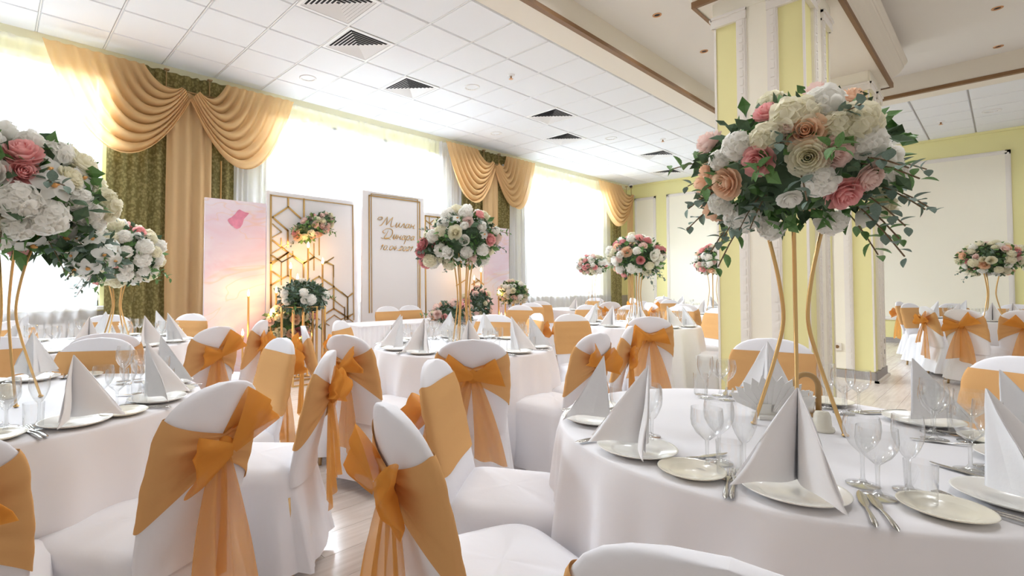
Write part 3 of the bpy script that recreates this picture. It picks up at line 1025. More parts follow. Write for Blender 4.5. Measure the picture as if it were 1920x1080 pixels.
def napkin_me(seed):
    rr = random.Random(seed)
    ap = Vector((-.050 + rr.uniform(-.012, .012), rr.uniform(-.008, .008), .232 + rr.uniform(-.012, .008)))
    S = Vector((-.062, 0, 0))
    mb = MB()
    for sy in (-1, 1):
        K = Vector((.098 + rr.uniform(-.012, .012), sy * (.098 + rr.uniform(-.008, .008)), 0))
        n = (K - ap).cross(S - ap).normalized() * sy

        def fn(u, v, K=K, n=n):
            b = .02 + .98 * v
            inner = u >= .5
            t = (u - .5) / .472 if inner else u / .472
            t = 1 - t if inner else t
            t = min(1, max(0, t))
            p = ap * (1 - b) + (S * (1 - t) + K * t) * b
            p = p - n * (.020 * math.sin(PI * t) * b + .006 * math.sin(2.5 * PI * b + seed) * t * b)
            p.z += .010 * b * math.sin(PI * t) - .004 * b * b * math.sin(2 * PI * t)
            if inner:
                p = p + n * .0035 * min(1, b * 5)
            return p
        mb.grid(18, 12, fn, closed=True)

        # folded-over inner flap that shows as a second edge
        def fl(u, v, K=K, n=n):
            b = .02 + .94 * v
            t = .35 + .62 * u
            p = ap * (1 - b) + (S * (1 - t) + K * t) * b + n * (.007 - .016 * math.sin(PI * t)) * b
            p.z += .010 * b
            return p
        mb.grid(5, 8, fl)
    return mb.me('pyramid_napkin', M['linen'])


nap_mes = [napkin_me(k) for k in range(5)]


def setting(T, tname, az, place, full=True, r=.580, glasses=4, turn=0.0, glo=90, ghi=90):
    a = R(az)
    F = Matrix.Translation((T[0] + r * math.cos(a), T[1] + r * math.sin(a), TZ)) @ Matrix.Rotation(a, 4, 'Z')

    def at(name, me, x, y, z, rz, label, cat, group, sc=None):
        p = F @ Vector((x, y, z))
        return tag(put(name, me, None, p, (0, 0, a + R(rz)), sc), label + ', ' + place + ', ' + tname, cat, group + ' on the ' + tname)
    jr = random.Random(az * 7 + T[0] * 31)
    at('dinner_plate', plate_me, 0, 0, .0005, 0, 'white dinner plate under the napkin', 'plate', 'dinner plates', .93)
    at('pyramid_napkin', jr.choice(nap_mes), .005, 0, .019, turn + jr.uniform(-14, 14), 'white pyramid napkin', 'napkin', 'pyramid napkins', jr.uniform(.96, 1.04))
    if full:
        if glo > 34:
            at('side_plate', bread_me, -.02, -.214, .0005, 0, 'ivory side plate', 'plate', 'side plates', .93)
        at('fork', fork_me, .02, -.119, .0, jr.uniform(-4, 4), 'fork next to the dinner plate', 'fork', 'forks')
        at('fork', fork_me, .028, -.134, .0, jr.uniform(-4, 4), 'outer fork beside the side plate', 'fork', 'forks')
        if ghi > 44:
            at('knife', knife_me, .03, .130, .0, jr.uniform(-4, 4), 'knife next to the dinner plate', 'knife', 'knives')
            at('knife', knife_me, .03, .156, .0, jr.uniform(-4, 4), 'outer table knife', 'knife', 'knives')
        elif ghi > 34:
            at('knife', knife_me, -.105, .108, .0, jr.uniform(-4, 4), 'knife next to the dinner plate', 'knife', 'knives')
    gl = [('wine_glass', wine_me, -.155, .150, 'innermost stemmed wine glass'), ('water_goblet', water_me, -.075, .170, 'stemmed water goblet nearest the knives'), ('small_wine_glass', flute_me, -.150, .232, 'slim stemmed glass farthest from the plate'), ('tumbler', tumbler_me, -.080, .245, 'straight glass tumbler')]
    for nm, me, x, y, lab in gl[:glasses]:
        at(nm, me, x + jr.uniform(-.008, .008), y + jr.uniform(-.008, .008), .001, 0, lab, 'glass', 'drinking glasses')


def seat_all(T, tname, places, full=True, glasses=4):
    az = sorted(a % 360 for a, _ in places)
    for a, pl_ in places:
        k = az.index(a % 360)
        n = len(az)
        setting(T, tname, a, pl_, full, glasses=glasses, glo=(az[k] - az[k - 1]) % 360, ghi=(az[(k + 1) % n] - az[k]) % 360)


RF, LF, MT, PT_, CT_, BC, RR_, FT, WT = 'right foreground table', 'left foreground table', 'middle table', 'pier table', 'table before the column', 'table behind the column', 'right rear table', 'far table', 'rear window table'
seat_all(T1, RF, [(-162, 'camera-side place'), (159, 'front left place'), (126, 'left place'), (18, 'rear place'), (-33, 'rear right place'), (-114, 'front right place'), (-73, 'right place')])
seat_all(T2, LF, [(-74, 'front right place'), (-38, 'right place'), (0, 'rear right place'), (80, 'rear place'), (118, 'rear left place'), (-112, 'camera-side place')])
seat_all(T3, MT, [(-164, 'front left place'), (168, 'left place'), (-93, 'front right place'), (-60, 'right place'), (-130, 'camera-side place'), (122, 'rear left place'), (58, 'rear place'), (26, 'rear right place')])
seat_all(T4, PT_, [(-68, 'front right place'), (-38, 'right place'), (-106, 'camera-side place'), (-160, 'front left place'), (150, 'left place'), (80, 'rear place'), (30, 'rear right place')])
seat_all(T5, CT_, [(180, 'front left place'), (148, 'left place'), (244, 'front right place'), (275, 'right place'), (212, 'camera-side place'), (90, 'rear left place'), (30, 'rear place')], False)
seat_all(T6, BC, [(182, 'camera-side place'), (140, 'left place'), (100, 'rear left place')], False)
seat_all(T7, RR_, [(148, 'left place'), (182, 'front left place'), (200, 'camera-side place'), (110, 'rear left place'), (30, 'rear place')], False)
seat_all(T8, FT, [(190, 'camera-side place'), (140, 'left place'), (250, 'right place')], False, glasses=2)
seat_all(T9, WT, [(200, 'camera-side place'), (250, 'right place')], False, glasses=2)

# ------------------------------------------------------------------ small things on tables
def fan_holder(loc, rz, lab):
    t = thing('napkin_holder', lab, 'napkin holder', loc, R(rz))
    MB().box(-.035, .035, -.06, .06, 0, .012).box(-.004, .004, -.05, .05, .012, .05).obj('holder_base', M['china'], t)
    for k in range(11):
        a = R(-62 + 124 * k / 10)
        c = Vector((-.02 + .004 * k, .02 * math.sin(a), .02))
        d = Vector((0, math.sin(a), math.cos(a)))
        s = Vector((0, math.cos(a), -math.sin(a)))
        v = [c - s * .012, c + s * .012, c + d * .10 + s * .020, c + d * .135, c + d * .10 - s * .020]
        v += [p + Vector((.004, 0, 0)) for p in v]
        MB().add(v, [(0, 1, 2, 3, 4), (9, 8, 7, 6, 5)] + [(i, (i + 1) % 5, 5 + (i + 1) % 5, 5 + i) for i in range(5)]).obj('paper_napkin', M['paper'], t)


def wood_caddy(loc, rz, lab):
    t = thing('wooden_caddy', lab, 'caddy', loc, R(rz))
    mb = MB()
    P = [(0, .042 * math.cos(PI * k / 14), .105 + .045 * math.sin(PI * k / 14)) for k in range(15)]
    P = [(0, .042, .0)] + P + [(0, -.042, 0)]
    mb.tube(P, .010, 8)
    mb.obj('arched_handle', M['wood'], t, True)
    MB().box(-.035, .035, -.055, .055, 0, .012).obj('caddy_base', M['wood'], t)
    MB().lathe([(0, .012), (.024, .012), (.027, .055), (.024, .055), (.02, .02)], 16).obj('cup', M['china'], t, True)
    mb = MB()
    for k in range(9):
        q = 2 * PI * k / 9
        mb.tube([(.010 * math.cos(q), .010 * math.sin(q), .03), (.019 * math.cos(q), .019 * math.sin(q), .088)], .004, 5)
    mb.obj('paper_sachets', M['paper'], t)


def shaker(loc, lab, big=True):
    t = thing('salt_shaker', lab, 'shaker', loc)
    MB().lathe([(0, .0), (.033, 0), (.035, .006), (.033, .013), (.027, .016), (.024, .052), (.019, .063), (0, .066)], 22).obj('shaker_body', M['ivory_china'], t, True)
    mb = MB()
    for k in range(3):
        mb.lathe([(.0018, .0665), (0, .067)], 6, mat=Matrix.Translation((.006 * math.cos(k * 2.1), .006 * math.sin(k * 2.1), -.0005)))
    mb.obj('shaker_holes', M['dark'], t)


p = on_z(1462, 790, TZ)
fan_holder((p.x + .03, p.y + .03, TZ + .001), 40, 'fan of white paper napkins behind the front pyramid napkin on the right foreground table')
p = on_z(1512, 778, TZ)
wood_caddy((p.x, p.y, TZ + .001), 40, 'small arched wooden caddy with white sachets inside the tall gold stand')
p = on_z(1542, 808, TZ)
shaker((p.x, p.y, TZ + .001), 'ivory ceramic salt shaker beside the right foot of the foreground gold stand')
p = on_z(852, 640, TZ)
fan_holder((p.x, p.y, TZ + .001), 35, 'fan of white paper napkins at the foot of the gold stand on the middle table')
p = on_z(10, 748, TZ)
shaker((p.x, p.y, TZ + .001), 'ivory ceramic salt shaker at the left edge of the photo')
p = on_z(232, 628, TZ)
fan_holder((p.x, p.y, TZ + .001), 20, 'fan of white paper napkins at the foot of the gold stand on the pier table')
t = thing('table_number', 'small gold-framed table number card standing on the rear window table', 'sign', (8.35, 5.0, TZ), R(225))
mb = MB().box(-.01, .01, -.06, .06, 0, .012).box(-.006, .006, -.06, -.05, .01, .16).box(-.006, .006, .05, .06, .01, .16).box(-.006, .006, -.06, .06, .15, .16)
mb.obj('frame', M['gold'], t)
MB().box(-.003, .003, -.05, .05, .012, .15).obj('card', M['paper'], t)
MB().tube([(.006, y, z) for y, z in ((-.02, .11), (-.01, .128), (.012, .128), (.022, .108), (.012, .085), (-.008, .062), (-.02, .045), (.0, .04), (.026, .043))], .005, 6).obj('numeral', M['gold'], t)

# ------------------------------------------------------------------ flower meshes (unit size, facing +Z)
def petal_fn(R0, H, width, phi, curl, jit):
    def fn(u, v):
        t = (u * 2 - 1)
        vv = v * (1 - .22 * abs(t) ** 3)
        a = phi + t * width
        r = R0 * (.25 + .75 * vv ** .6) + curl * vv ** 3
        z = -.25 + (H + .25) * vv - curl * .55 * vv ** 4 + jit * .05 * math.sin(5 * t)
        return (r * math.cos(a), r * math.sin(a), z)
    return fn


def rose_mesh(seed, m, layers, name):
    rr = random.Random(seed)
    mb = MB()
    for n, R0, H, curl in layers:
        off = rr.uniform(0, 6.28)
        for k in range(n):
            mb.grid(5, 5, petal_fn(R0 * rr.uniform(.92, 1.08), H * rr.uniform(.92, 1.06), PI / n * 1.25, off + 2 * PI * k / n, curl * rr.uniform(.6, 1.3), rr.uniform(-1, 1)))
    return mb.me(name, m)


ROSE = [(3, .16, .74, -.08), (4, .28, .76, -.08), (5, .41, .72, -.06), (6, .55, .64, -.02), (7, .70, .50, .05), (7, .84, .28, .12), (6, .92, .06, .10)]
RAN = [(4, .14, .60, -.05), (5, .25, .64, -.05), (6, .36, .64, -.04), (7, .48, .60, -.02), (8, .61, .52, .02), (9, .74, .40, .06), (9, .86, .22, .10), (7, .93, .04, .08)]
TULIP = [(3, .30, .85, -.1), (4, .5, .85, -.12), (5, .68, .72, -.08), (5, .80, .45, .0)]


def ruffle_mesh(seed, m, name, n=78, size=.26):
    rr = random.Random(seed)
    mb = MB()
    for k in range(n):
        z = 1 - 1.25 * (k + .5) / n
        a = k * 2.39996
        s = math.sqrt(max(0, 1 - z * z))
        nrm = Vector((s * math.cos(a), s * math.sin(a), z))
        q = nrm.to_track_quat('Z', 'Y').to_matrix().to_4x4()
        mat = Matrix.Translation(nrm * rr.uniform(.70, .86)) @ q @ Matrix.Rotation(rr.uniform(0, 6.3), 4, 'Z') @ Matrix.Rotation(rr.uniform(-.6, .6), 4, 'X')
        w = size * rr.uniform(.8, 1.2)
        ph = rr.uniform(0, 6)
        mb.grid(8, 3, lambda u, v: (v * w * (1 + .12 * math.sin(6 * PI * u + ph)) * math.cos(2 * PI * u), v * w * math.sin(2 * PI * u), .30 * w * v * v + .16 * w * v * math.sin(4 * PI * u + ph)), closed=True, mat=mat)
    return mb.me(name, m)


def orchid_mesh(seed, name):
    rr = random.Random(seed)
    mb = MB()
    for k, (l, w) in enumerate(((.95, .50), (.9, .36), (.95, .50), (.85, .34), (.85, .34))):
        a = 2 * PI * k / 5 + .3
        mb.grid(5, 6, lambda u, v: ((.06 + l * v) * math.cos(a) - (u - .5) * 2 * w * math.sin(PI * min(v * .9 + .06, 1)) ** .7 * math.sin(a), (.06 + l * v) * math.sin(a) + (u - .5) * 2 * w * math.sin(PI * min(v * .9 + .06, 1)) ** .7 * math.cos(a), .18 * v * (1 - v) * 2 - .1 * v * v + .12 * (u - .5) ** 2), 0)
    mb.ball((0, 0, .12), .15, .13, .14, 8, 6, 1)
    mb.ball((.12, .04, .18), .10, .08, .07, 8, 5, 1)
    return mb.me(name, [M['f_white'], M['f_eye']])


FL = {}
for key, m in (('white', 'f_white'), ('cream', 'f_cream'), ('blush', 'f_blush'), ('pink', 'f_pink'), ('rose', 'f_rose'), ('peach', 'f_peach')):
    FL['rose_' + key] = ('rose', rose_mesh(len(FL), M[m], ROSE, 'rose'))
FL['ran_white'] = ('ranunculus', rose_mesh(21, M['f_cream'], RAN, 'ranunculus'))
FL['ran_blush'] = ('ranunculus', rose_mesh(22, M['f_blush'], RAN, 'ranunculus'))
FL['peony_white'] = ('peony', rose_mesh(23, M['f_white'], TULIP, 'peony'))
FL['hyd_white'] = ('hydrangea', ruffle_mesh(31, M['f_white'], 'hydrangea'))
FL['hyd_cream'] = ('hydrangea', ruffle_mesh(32, M['f_cream'], 'hydrangea', 70, .29))
FL['mum_white'] = ('chrysanthemum', ruffle_mesh(33, M['f_white'], 'chrysanthemum', 110, .20))
FL['orchid'] = ('orchid', orchid_mesh(41, 'orchid'))
FL['hyd_blush'] = ('hydrangea', ruffle_mesh(34, M['f_blush'], 'hydrangea', 66, .28))


def leaf_mesh(w, fold, name, m, seg=6):
    def fn(u, v):
        t = u * 2 - 1
        ww = w * math.sin(PI * min(.999, v * .97 + .015)) ** .75 * (1 - .35 * v)
        return (v, t * ww, fold * abs(t) * ww - .22 * v * v + .10 * v)
    return MB().grid(5, seg, fn).me(name, m)


leaf_a = leaf_mesh(.30, .5, 'leaf', M['leaf'])
leaf_e = leaf_mesh(.46, .25, 'eucalyptus_leaf', M['euca'])


def qrot(d):
    return Vector(d).to_track_quat('X', 'Z').to_euler()


def arrangement(label, c, rx, rz, seed, mix, nfl, size, nsprig=0, explicit=None, group=None, tilt=(0, 0, 0), stuff=520, lowcut=-.9, leafsize=.05, ry=None):
    rr = random.Random(seed)
    ry = ry or rx
    root = thing('flower_arrangement', label, 'flowers', c, 0, group)
    root.rotation_euler = tilt
    # leafy core
    mb = MB().ball((0, 0, -.05 * rz), rx * .60, ry * .60, rz * .60, 14, 9)
    for k in range(stuff):
        z = rr.uniform(-.95, .98)
        a = rr.uniform(0, 6.283)
        s = math.sqrt(1 - z * z)
        q = rr.uniform(.58, .96)
        p = Vector((s * math.cos(a) * rx * q, s * math.sin(a) * ry * q, z * rz * q))
        d = (Vector((s * math.cos(a), s * math.sin(a), z)) + Vector((rr.uniform(-1, 1), rr.uniform(-1, 1), rr.uniform(-1, .6))) * 1.5).normalized()
        sd = d.cross(Vector((rr.uniform(-1, 1), rr.uniform(-1, 1), rr.uniform(-1, 1)))).normalized()
        L = leafsize * rr.uniform(.7, 1.25)
        w = L * .30
        up = d.cross(sd) * L * .12
        mb.add([p, p + d * L * .5 + sd * w, p + d * L * .5 - up, p + d * L * .5 - sd * w, p + d * L], [(0, 1, 2), (0, 2, 3), (1, 4, 2), (2, 4, 3)], k % 2)
    o = mb.obj('foliage', [M['moss'], M['leaf'] if seed % 2 else M['euca']], root)
    o['kind'] = 'stuff'
    placed = []

    def flower(key, n, s, lift=1.0):
        nm, me = FL[key]
        p = Vector((n.x * rx, n.y * ry, n.z * rz)) * lift
        nn = Vector((n.x / rx, n.y / ry, n.z / rz)).normalized()
        q = nn.to_track_quat('Z', 'Y') @ Vector((0, 0, 1)).rotation_difference(Vector((rr.uniform(-.3, .3), rr.uniform(-.3, .3), 1)))
        o = put(nm, me, root, p - nn * s * .25, q.to_euler(), s)
        placed.append((p, s))
    if explicit:
        for key, n, s in explicit:
            flower(key, n, s)
    k, tries = 0, 0
    while k < nfl and tries < nfl * 60:
        tries += 1
        z = rr.uniform(lowcut, 1)
        a = rr.uniform(0, 2 * PI)
        sq = math.sqrt(max(0, 1 - z * z))
        n = Vector((sq * math.cos(a), sq * math.sin(a), z))
        s = size * rr.uniform(.78, 1.2)
        p = Vector((n.x * rx, n.y * ry, n.z * rz))
        if any((p - q).length < (s + t) * .58 for q, t in placed):
            continue
        flower(rr.choice(mix), n, s, rr.uniform(.93, 1.05))
        k += 1
    # sprigs that stick out: stem with leaves
    for k in range(nsprig):
        a = 2 * PI * (k + rr.uniform(-.3, .3)) / nsprig
        z = rr.uniform(-.85, .6)
        s = math.sqrt(1 - z * z)
        d = Vector((s * math.cos(a), s * math.sin(a), z))
        p0 = Vector((d.x * rx * .75, d.y * ry * .75, d.z * rz * .75))
        L = rr.uniform(.12, .20) * (rx / .29)
        P = [p0 + d * L * t + Vector((0, 0, -.25 * L * t * t)) for t in (0, .33, .66, 1.0)]
        mb = MB().tube(P, .0022, 4)
        spr = mb.obj('sprig', M['stem'], root)
        euc = k % 3 != 0
        side = d.cross(Vector((0, 0, 1))).normalized()
        upv = side.cross(d)
        for j in range(8):
            t = .25 + .77 * j / 7
            q = p0 + d * L * t + Vector((0, 0, -.25 * L * t * t))
            b = j * 2.4 + k
            dd = (d * .6 + side * math.cos(b) + upv * math.sin(b)).normalized()
            put('eucalyptus_leaf' if euc else 'leaf', leaf_e if euc else leaf_a, spr, q, qrot(dd), (rr.uniform(.036, .054) if euc else rr.uniform(.05, .07)) * (rx / .29) * (1 - .35 * (j / 7)))
    return root


def stand(label, x, y, z0, h, rb, rw, rt, n=4, waist=.5, group=None, rod=.005, rot=.4):
    t = thing('flower_stand', label, 'flower stand', (x, y, z0), rot, group)
    for k in range(n):
        a = 2 * PI * k / n
        P = spline([(r_ * math.cos(a), r_ * math.sin(a), z_) for r_, z_ in ((rb, .004), (rb * .62 + rw * .38, h * waist * .33), (rb * .22 + rw * .78, h * waist * .70), (rw, h * waist), (rw * .85 + rt * .15, h * (waist + .16)), (rw * .5 + rt * .5, h * (waist + .33)), (rt, h))], 5)
        MB().tube(P, rod, 7).obj('rod', M['gold'], t, True)
        MB().ball((rb * math.cos(a), rb * math.sin(a), .006), .011, .011, .006, 8, 5).obj('foot', M['gold'], t, True)
    MB().tube([(rt * math.cos(2 * PI * k / 24), rt * math.sin(2 * PI * k / 24), h) for k in range(25)], rod, 6, 0, False).obj('top_ring', M['gold'], t, True)
    return t


# right foreground centrepiece: flowers read off the photograph
C1 = Vector((2.01, .477, 1.635))
stand('tall curved gold stand on the right foreground table', C1.x, C1.y, TZ, .80, .125, .034, .105, 4, .465, None, .0062, .23)
RX1, RZ1 = .300, .235


def hit(px, py):
    o, d = EYE - C1, ray(px, py)
    o = Vector((o.x / RX1, o.y / RX1, o.z / RZ1))
    d = Vector((d.x / RX1, d.y / RX1, d.z / RZ1))
    a, b, c = d.dot(d), o.dot(d), o.dot(o) - 1
    disc = b * b - a * c
    t = (-b - math.sqrt(max(0, disc))) / a
    return (o + d * t).normalized()


EX1 = [('hyd_white', 1545, 190, .062), ('hyd_cream', 1490, 215, .070), ('rose_peach', 1512, 243, .058), ('rose_pink', 1437, 208, .042), ('rose_pink', 1420, 300, .052), ('ran_white', 1518, 293, .060),
       ('ran_blush', 1568, 287, .052), ('hyd_cream', 1612, 225, .066), ('hyd_white', 1635, 265, .050), ('peony_white', 1663, 297, .052), ('ran_blush', 1632, 335, .050), ('rose_peach', 1358, 345, .056),
       ('rose_pink', 1585, 366, .054), ('hyd_white', 1378, 272, .050), ('hyd_cream', 1438, 255, .050), ('hyd_white', 1540, 342, .050), ('mum_white', 1388, 412, .062), ('hyd_white', 1445, 432, .045),
       ('peony_white', 1625, 405, .050), ('hyd_white', 1560, 420, .045), ('rose_blush', 1475, 240, .045), ('hyd_cream', 1575, 235, .048), ('hyd_white', 1345, 300, .036), ('rose_peach', 1322, 320, .030), ('hyd_white', 1345, 385, .040), ('rose_white', 1480, 375, .035)]
arrangement('large bouquet of white, peach and pink roses on the tall gold stand at right', C1, RX1, RZ1, 5, ['hyd_white', 'rose_blush', 'rose_peach', 'hyd_cream', 'ran_white'], 20, .048, 36, [(k, hit(x, y), s) for k, x, y, s in EX1], None, stuff=700, leafsize=.06)

FG = None
S2 = Vector((.045, 2.757, 1.60))
stand('tall gold stand on the left foreground table, half outside the photo', S2.x, S2.y, TZ, .74, .13, .036, .12, 4, .5, None, .0052, .3)
arrangement('large white bouquet with orchids and pink roses at the left edge', S2, .33, .25, 11, ['orchid', 'hyd_cream', 'ran_white', 'rose_white', 'orchid', 'rose_pink', 'hyd_white', 'rose_rose', 'peony_white', 'hyd_white'], 86, .068, 16, None, None, stuff=900, leafsize=.085)
arrangement('drooping white orchid cluster hanging right of the left edge bouquet', (.33, 2.62, 1.36), .10, .10, 12, ['orchid', 'hyd_white', 'orchid'], 12, .05, 4, None, None, stuff=90)
S4 = Vector((.78, 4.95, 1.49))
stand('tall gold stand on the pier table before the olive curtain', S4.x, S4.y, TZ, .62, .12, .035, .12, 4, .5, None, .006)
arrangement('white bouquet with few pink roses in front of the olive curtain', S4, .33, .26, 21, ['hyd_white', 'hyd_cream', 'hyd_white', 'hyd_cream', 'rose_white', 'hyd_white', 'rose_pink', 'hyd_cream'], 92, .062, 10, stuff=520, leafsize=.075)
S3 = Vector((2.79, 2.89, 1.60))
stand('tall gold stand on the middle table', S3.x, S3.y, TZ, .74, .085, .045, .09, 6, .5, None, .0055)
arrangement('big cream and white bouquet with pink roses above the middle table', S3, .265, .235, 31, ['hyd_cream', 'hyd_white', 'ran_white', 'peony_white', 'hyd_white', 'rose_pink', 'orchid', 'rose_blush', 'hyd_white'], 58, .058, 14, stuff=520, leafsize=.065)
arrangement('loose white side cluster left of the middle table bouquet', (2.58, 3.06, 1.50), .10, .12, 32, ['hyd_white', 'orchid', 'hyd_cream', 'rose_rose'], 10, .055, 3, stuff=80)
S5 = Vector((T5[0], T5[1], 1.57))
stand('tall gold stand on the table before the column', S5.x, S5.y, TZ, .72, .10, .05, .10, 5, .5, None, .006)
arrangement('round bouquet of white and pink roses before the cream wall panel, centre right', S5, .31, .25, 41, ['hyd_white', 'hyd_white', 'rose_pink', 'rose_peach', 'hyd_cream', 'rose_blush', 'rose_white', 'rose_rose'], 84, .058, 10, stuff=480, leafsize=.075)
S9 = Vector((8.64, 5.37, 1.60))
stand('slim gold stand on the rear window table', S9.x, S9.y, TZ, .72, .10, .05, .10, 4, .5, None, .004)
arrangement('small pale bouquet against the bright farthest window', S9, .27, .19, 51, ['hyd_white', 'hyd_cream', 'rose_blush', 'rose_pink', 'hyd_white'], 50, .058, 5, stuff=260, leafsize=.07)
S6 = Vector((9.0, 3.3, 1.63))
stand('gold stand on the table behind the front column', S6.x, S6.y, TZ, .76, .10, .05, .10, 4, .5)
arrangement('bouquet half hidden by the left edge of the front column', S6, .27, .25, 61, ['hyd_white', 'rose_peach', 'rose_pink', 'rose_blush', 'rose_white', 'hyd_cream'], 64, .056, 6, stuff=300, leafsize=.07)
S7 = Vector((10.15, .15, 1.575))
stand('slender gold stand on the right rear table', S7.x, S7.y, TZ, .70, .12, .05, .11, 3, .5, None, .007)
arrangement('bouquet of white, peach and dusty roses before the right wall panel', S7, .30, .23, 71, ['hyd_white', 'rose_cream', 'rose_peach', 'hyd_cream', 'rose_white', 'rose_rose', 'rose_blush'], 74, .056, 8, stuff=420, leafsize=.075)
S10 = Vector((12.95, -.42, 1.70))
stand('gold stand at the right edge behind the right rear bouquet', S10.x, S10.y, TZ, .80, .12, .05, .11, 4, .5)
arrangement('white bouquet cut off by the right edge of the photo', S10, .34, .28, 81, ['hyd_white', 'rose_blush', 'hyd_cream', 'rose_white'], 38, .075, 4, stuff=260, leafsize=.075)

# ------------------------------------------------------------------ stage: backdrop boards
BY = 6.62


def board(label, x0, x1, h, y, m, name='backdrop_board'):
    t = thing(name, label, 'backdrop', ((x0 + x1) / 2, y, 0))
    w = (x1 - x0) / 2
    MB().box(-w, w, 0, .04, .02, h).obj('face_board', m, t)
    MB().box(-w + .05, -w + .09, .04, .45, 0, .03).box(w - .09, w - .05, .04, .45, 0, .03).box(-w + .05, -w + .09, .04, .08, 0, h * .8).box(w - .09, w - .05, .04, .08, 0, h * .8).obj('rear_strut', M['wood'], t)
    return t


def xz(px, py, y):
    p = on_y(px, py, y)
    return p.x, p.z


def bars(t, segs, y, sx, s, ox, oy, th, m=None):
    """flat gold bars applied on a board; segs in crop pixels of the photograph"""
    for a, b, c, d in segs:
        xa, za = xz(ox + a / s, oy + b / s, y)
        xb, zb = xz(ox + c / s, oy + d / s, y)
        L = math.hypot(xb - xa, zb - za)
        ang = math.atan2(zb - za, xb - xa)
        mat = Matrix.Translation((xa - sx, -.012, za)) @ Matrix.Rotation(-ang, 4, 'Y')
        MB().box(-th * .4, L + th * .4, 0, .012, -th / 2, th / 2, mat=mat).obj('gold_bar', m or M['gold'], t)


P1 = board('pink marbled backdrop board left of the hexagon board', 1.955, 2.72, 2.31, BY, M['pink'])
blot = MB()
ring_p = [(.0, .0)] + [(.115 * math.cos(a) * (1 + .3 * math.sin(3 * a)), .10 * math.sin(a) * (1 + .25 * math.cos(4 * a)) + .06 * math.cos(a)) for a in [2 * PI * k / 22 for k in range(22)]]
blot.add([(x, -.003, z) for x, z in ring_p], [(0, 1 + k, 1 + (k + 1) % 22) for k in range(22)])
bx_, bz_ = xz(447, 411, BY)
blot.obj('rose_blot', M['rose_blot'], P1, False, (bx_ - 2.3375, 0, bz_))
P2 = board('white backdrop board with gold hexagon lattice', 2.735, 4.16, 2.49, BY, M['panel_white'])
cx2 = (2.735 + 4.16) / 2
A = [(960, 190, 960, 290), (960, 290, 785, 405), (960, 290, 1100, 415), (785, 405, 955, 555), (1137, 200, 1137, 420), (955, 555, 955, 740), (785, 665, 960, 800), (960, 800, 1140, 915), (1140, 915, 1250, 850), (960, 800, 785, 925)]
B = [(785, 480, 885, 570), (885, 570, 785, 630), (785, 805, 960, 710), (785, 835, 890, 910), (890, 910, 1010, 840), (1190, 790, 1250, 850), (1250, 850, 1370, 915), (1370, 915, 1470, 855), (1380, 900, 1470, 945), (1470, 945, 1470, 1075), (1310, 640, 1310, 830), (1250, 700, 1250, 1000), (785, 1015, 880, 1075), (880, 640, 880, 740), (890, 740, 960, 800)]
Cc = [(145, 180, 320, 75), (320, 75, 320, 295), (370, 110, 480, 185), (480, 185, 580, 125), (480, 185, 480, 355), (145, 405, 320, 305), (320, 305, 400, 355), (560, 360, 635, 315), (635, 315, 785, 415), (785, 420, 925, 525), (785, 415, 785, 640), (925, 525, 925, 750), (690, 700, 785, 640), (785, 640, 925, 730)]
D = [(145, 100, 260, 170), (260, 170, 370, 110), (370, 60, 370, 110), (150, 260, 250, 325), (255, 170, 255, 400), (700, 465, 785, 425), (925, 525, 972, 485), (700, 495, 785, 550), (785, 550, 895, 635), (895, 635, 895, 750), (690, 780, 790, 705), (790, 705, 865, 755), (690, 780, 740, 810), (905, 755, 972, 700), (690, 185, 780, 125), (690, 170, 780, 205), (780, 205, 780, 420), (440, 770, 560, 700), (560, 700, 640, 750)]
E2 = [(0, 45, 70, 105), (70, 105, 130, 60), (70, 105, 70, 355), (35, 215, 35, 350), (0, 285, 130, 380), (0, 350, 130, 290)]
bars(P2, A, BY, cx2, 6, 380, 340, .022)
bars(P2, B, BY, cx2, 6, 380, 340, .012)
bars(P2, Cc, BY, cx2, 5.4, 480, 460, .020)
bars(P2, D, BY, cx2, 5.4, 480, 460, .011)
bars(P2, E2, BY, cx2, 6, 640, 540, .013)
bars(P2, [(507.5, 366, 507.5, 640)], BY, cx2, 1, 0, 0, .022)
bars(P2, [(507.5, 366, 661, 385), (661, 385, 663, 600)], BY, cx2, 1, 0, 0, .012)
y3 = 6.50
P3 = board('tall white backdrop board with gold script names and double gold frame', 4.16, 5.36, 2.66, y3, M['panel_white'])
cx3 = (4.16 + 5.36) / 2
bars(P3, [(245, 205, 975, 300), (245, 205, 250, 1900), (975, 300, 980, 1900)], y3, cx3, 7.715, 660, 340, .017)
bars(P3, [(275, 180, 945, 265), (275, 180, 285, 1900), (945, 265, 955, 1900)], y3, cx3, 7.715, 660, 340, .009)
P4 = board('second white backdrop board with gold lattice behind the centre bouquet', 5.37, 6.93, 2.46, BY, M['panel_white'])
cx4 = (5.37 + 6.93) / 2
bars(P4, [(1055, 500, 1340, 530), (1055, 500, 1065, 2000)], BY, cx4, 7.715, 660, 340, .022)
bars(P4, [(1115, 505, 1115, 610), (1060, 560, 1115, 610), (1115, 610, 1180, 560), (1130, 615, 1230, 700), (1120, 610, 1120, 770), (1230, 515, 1230, 590), (1230, 590, 1330, 520)], BY, cx4, 7.715, 660, 340, .013)
bars(P4, [(250, 700, 320, 655), (380, 690, 440, 655), (415, 640, 480, 690)], BY, cx4, 4.5, 800, 380, .018)
P5 = board('pale pink marbled backdrop board at the right end of the stage', 6.94, 7.66, 2.33, BY, M['pink'])

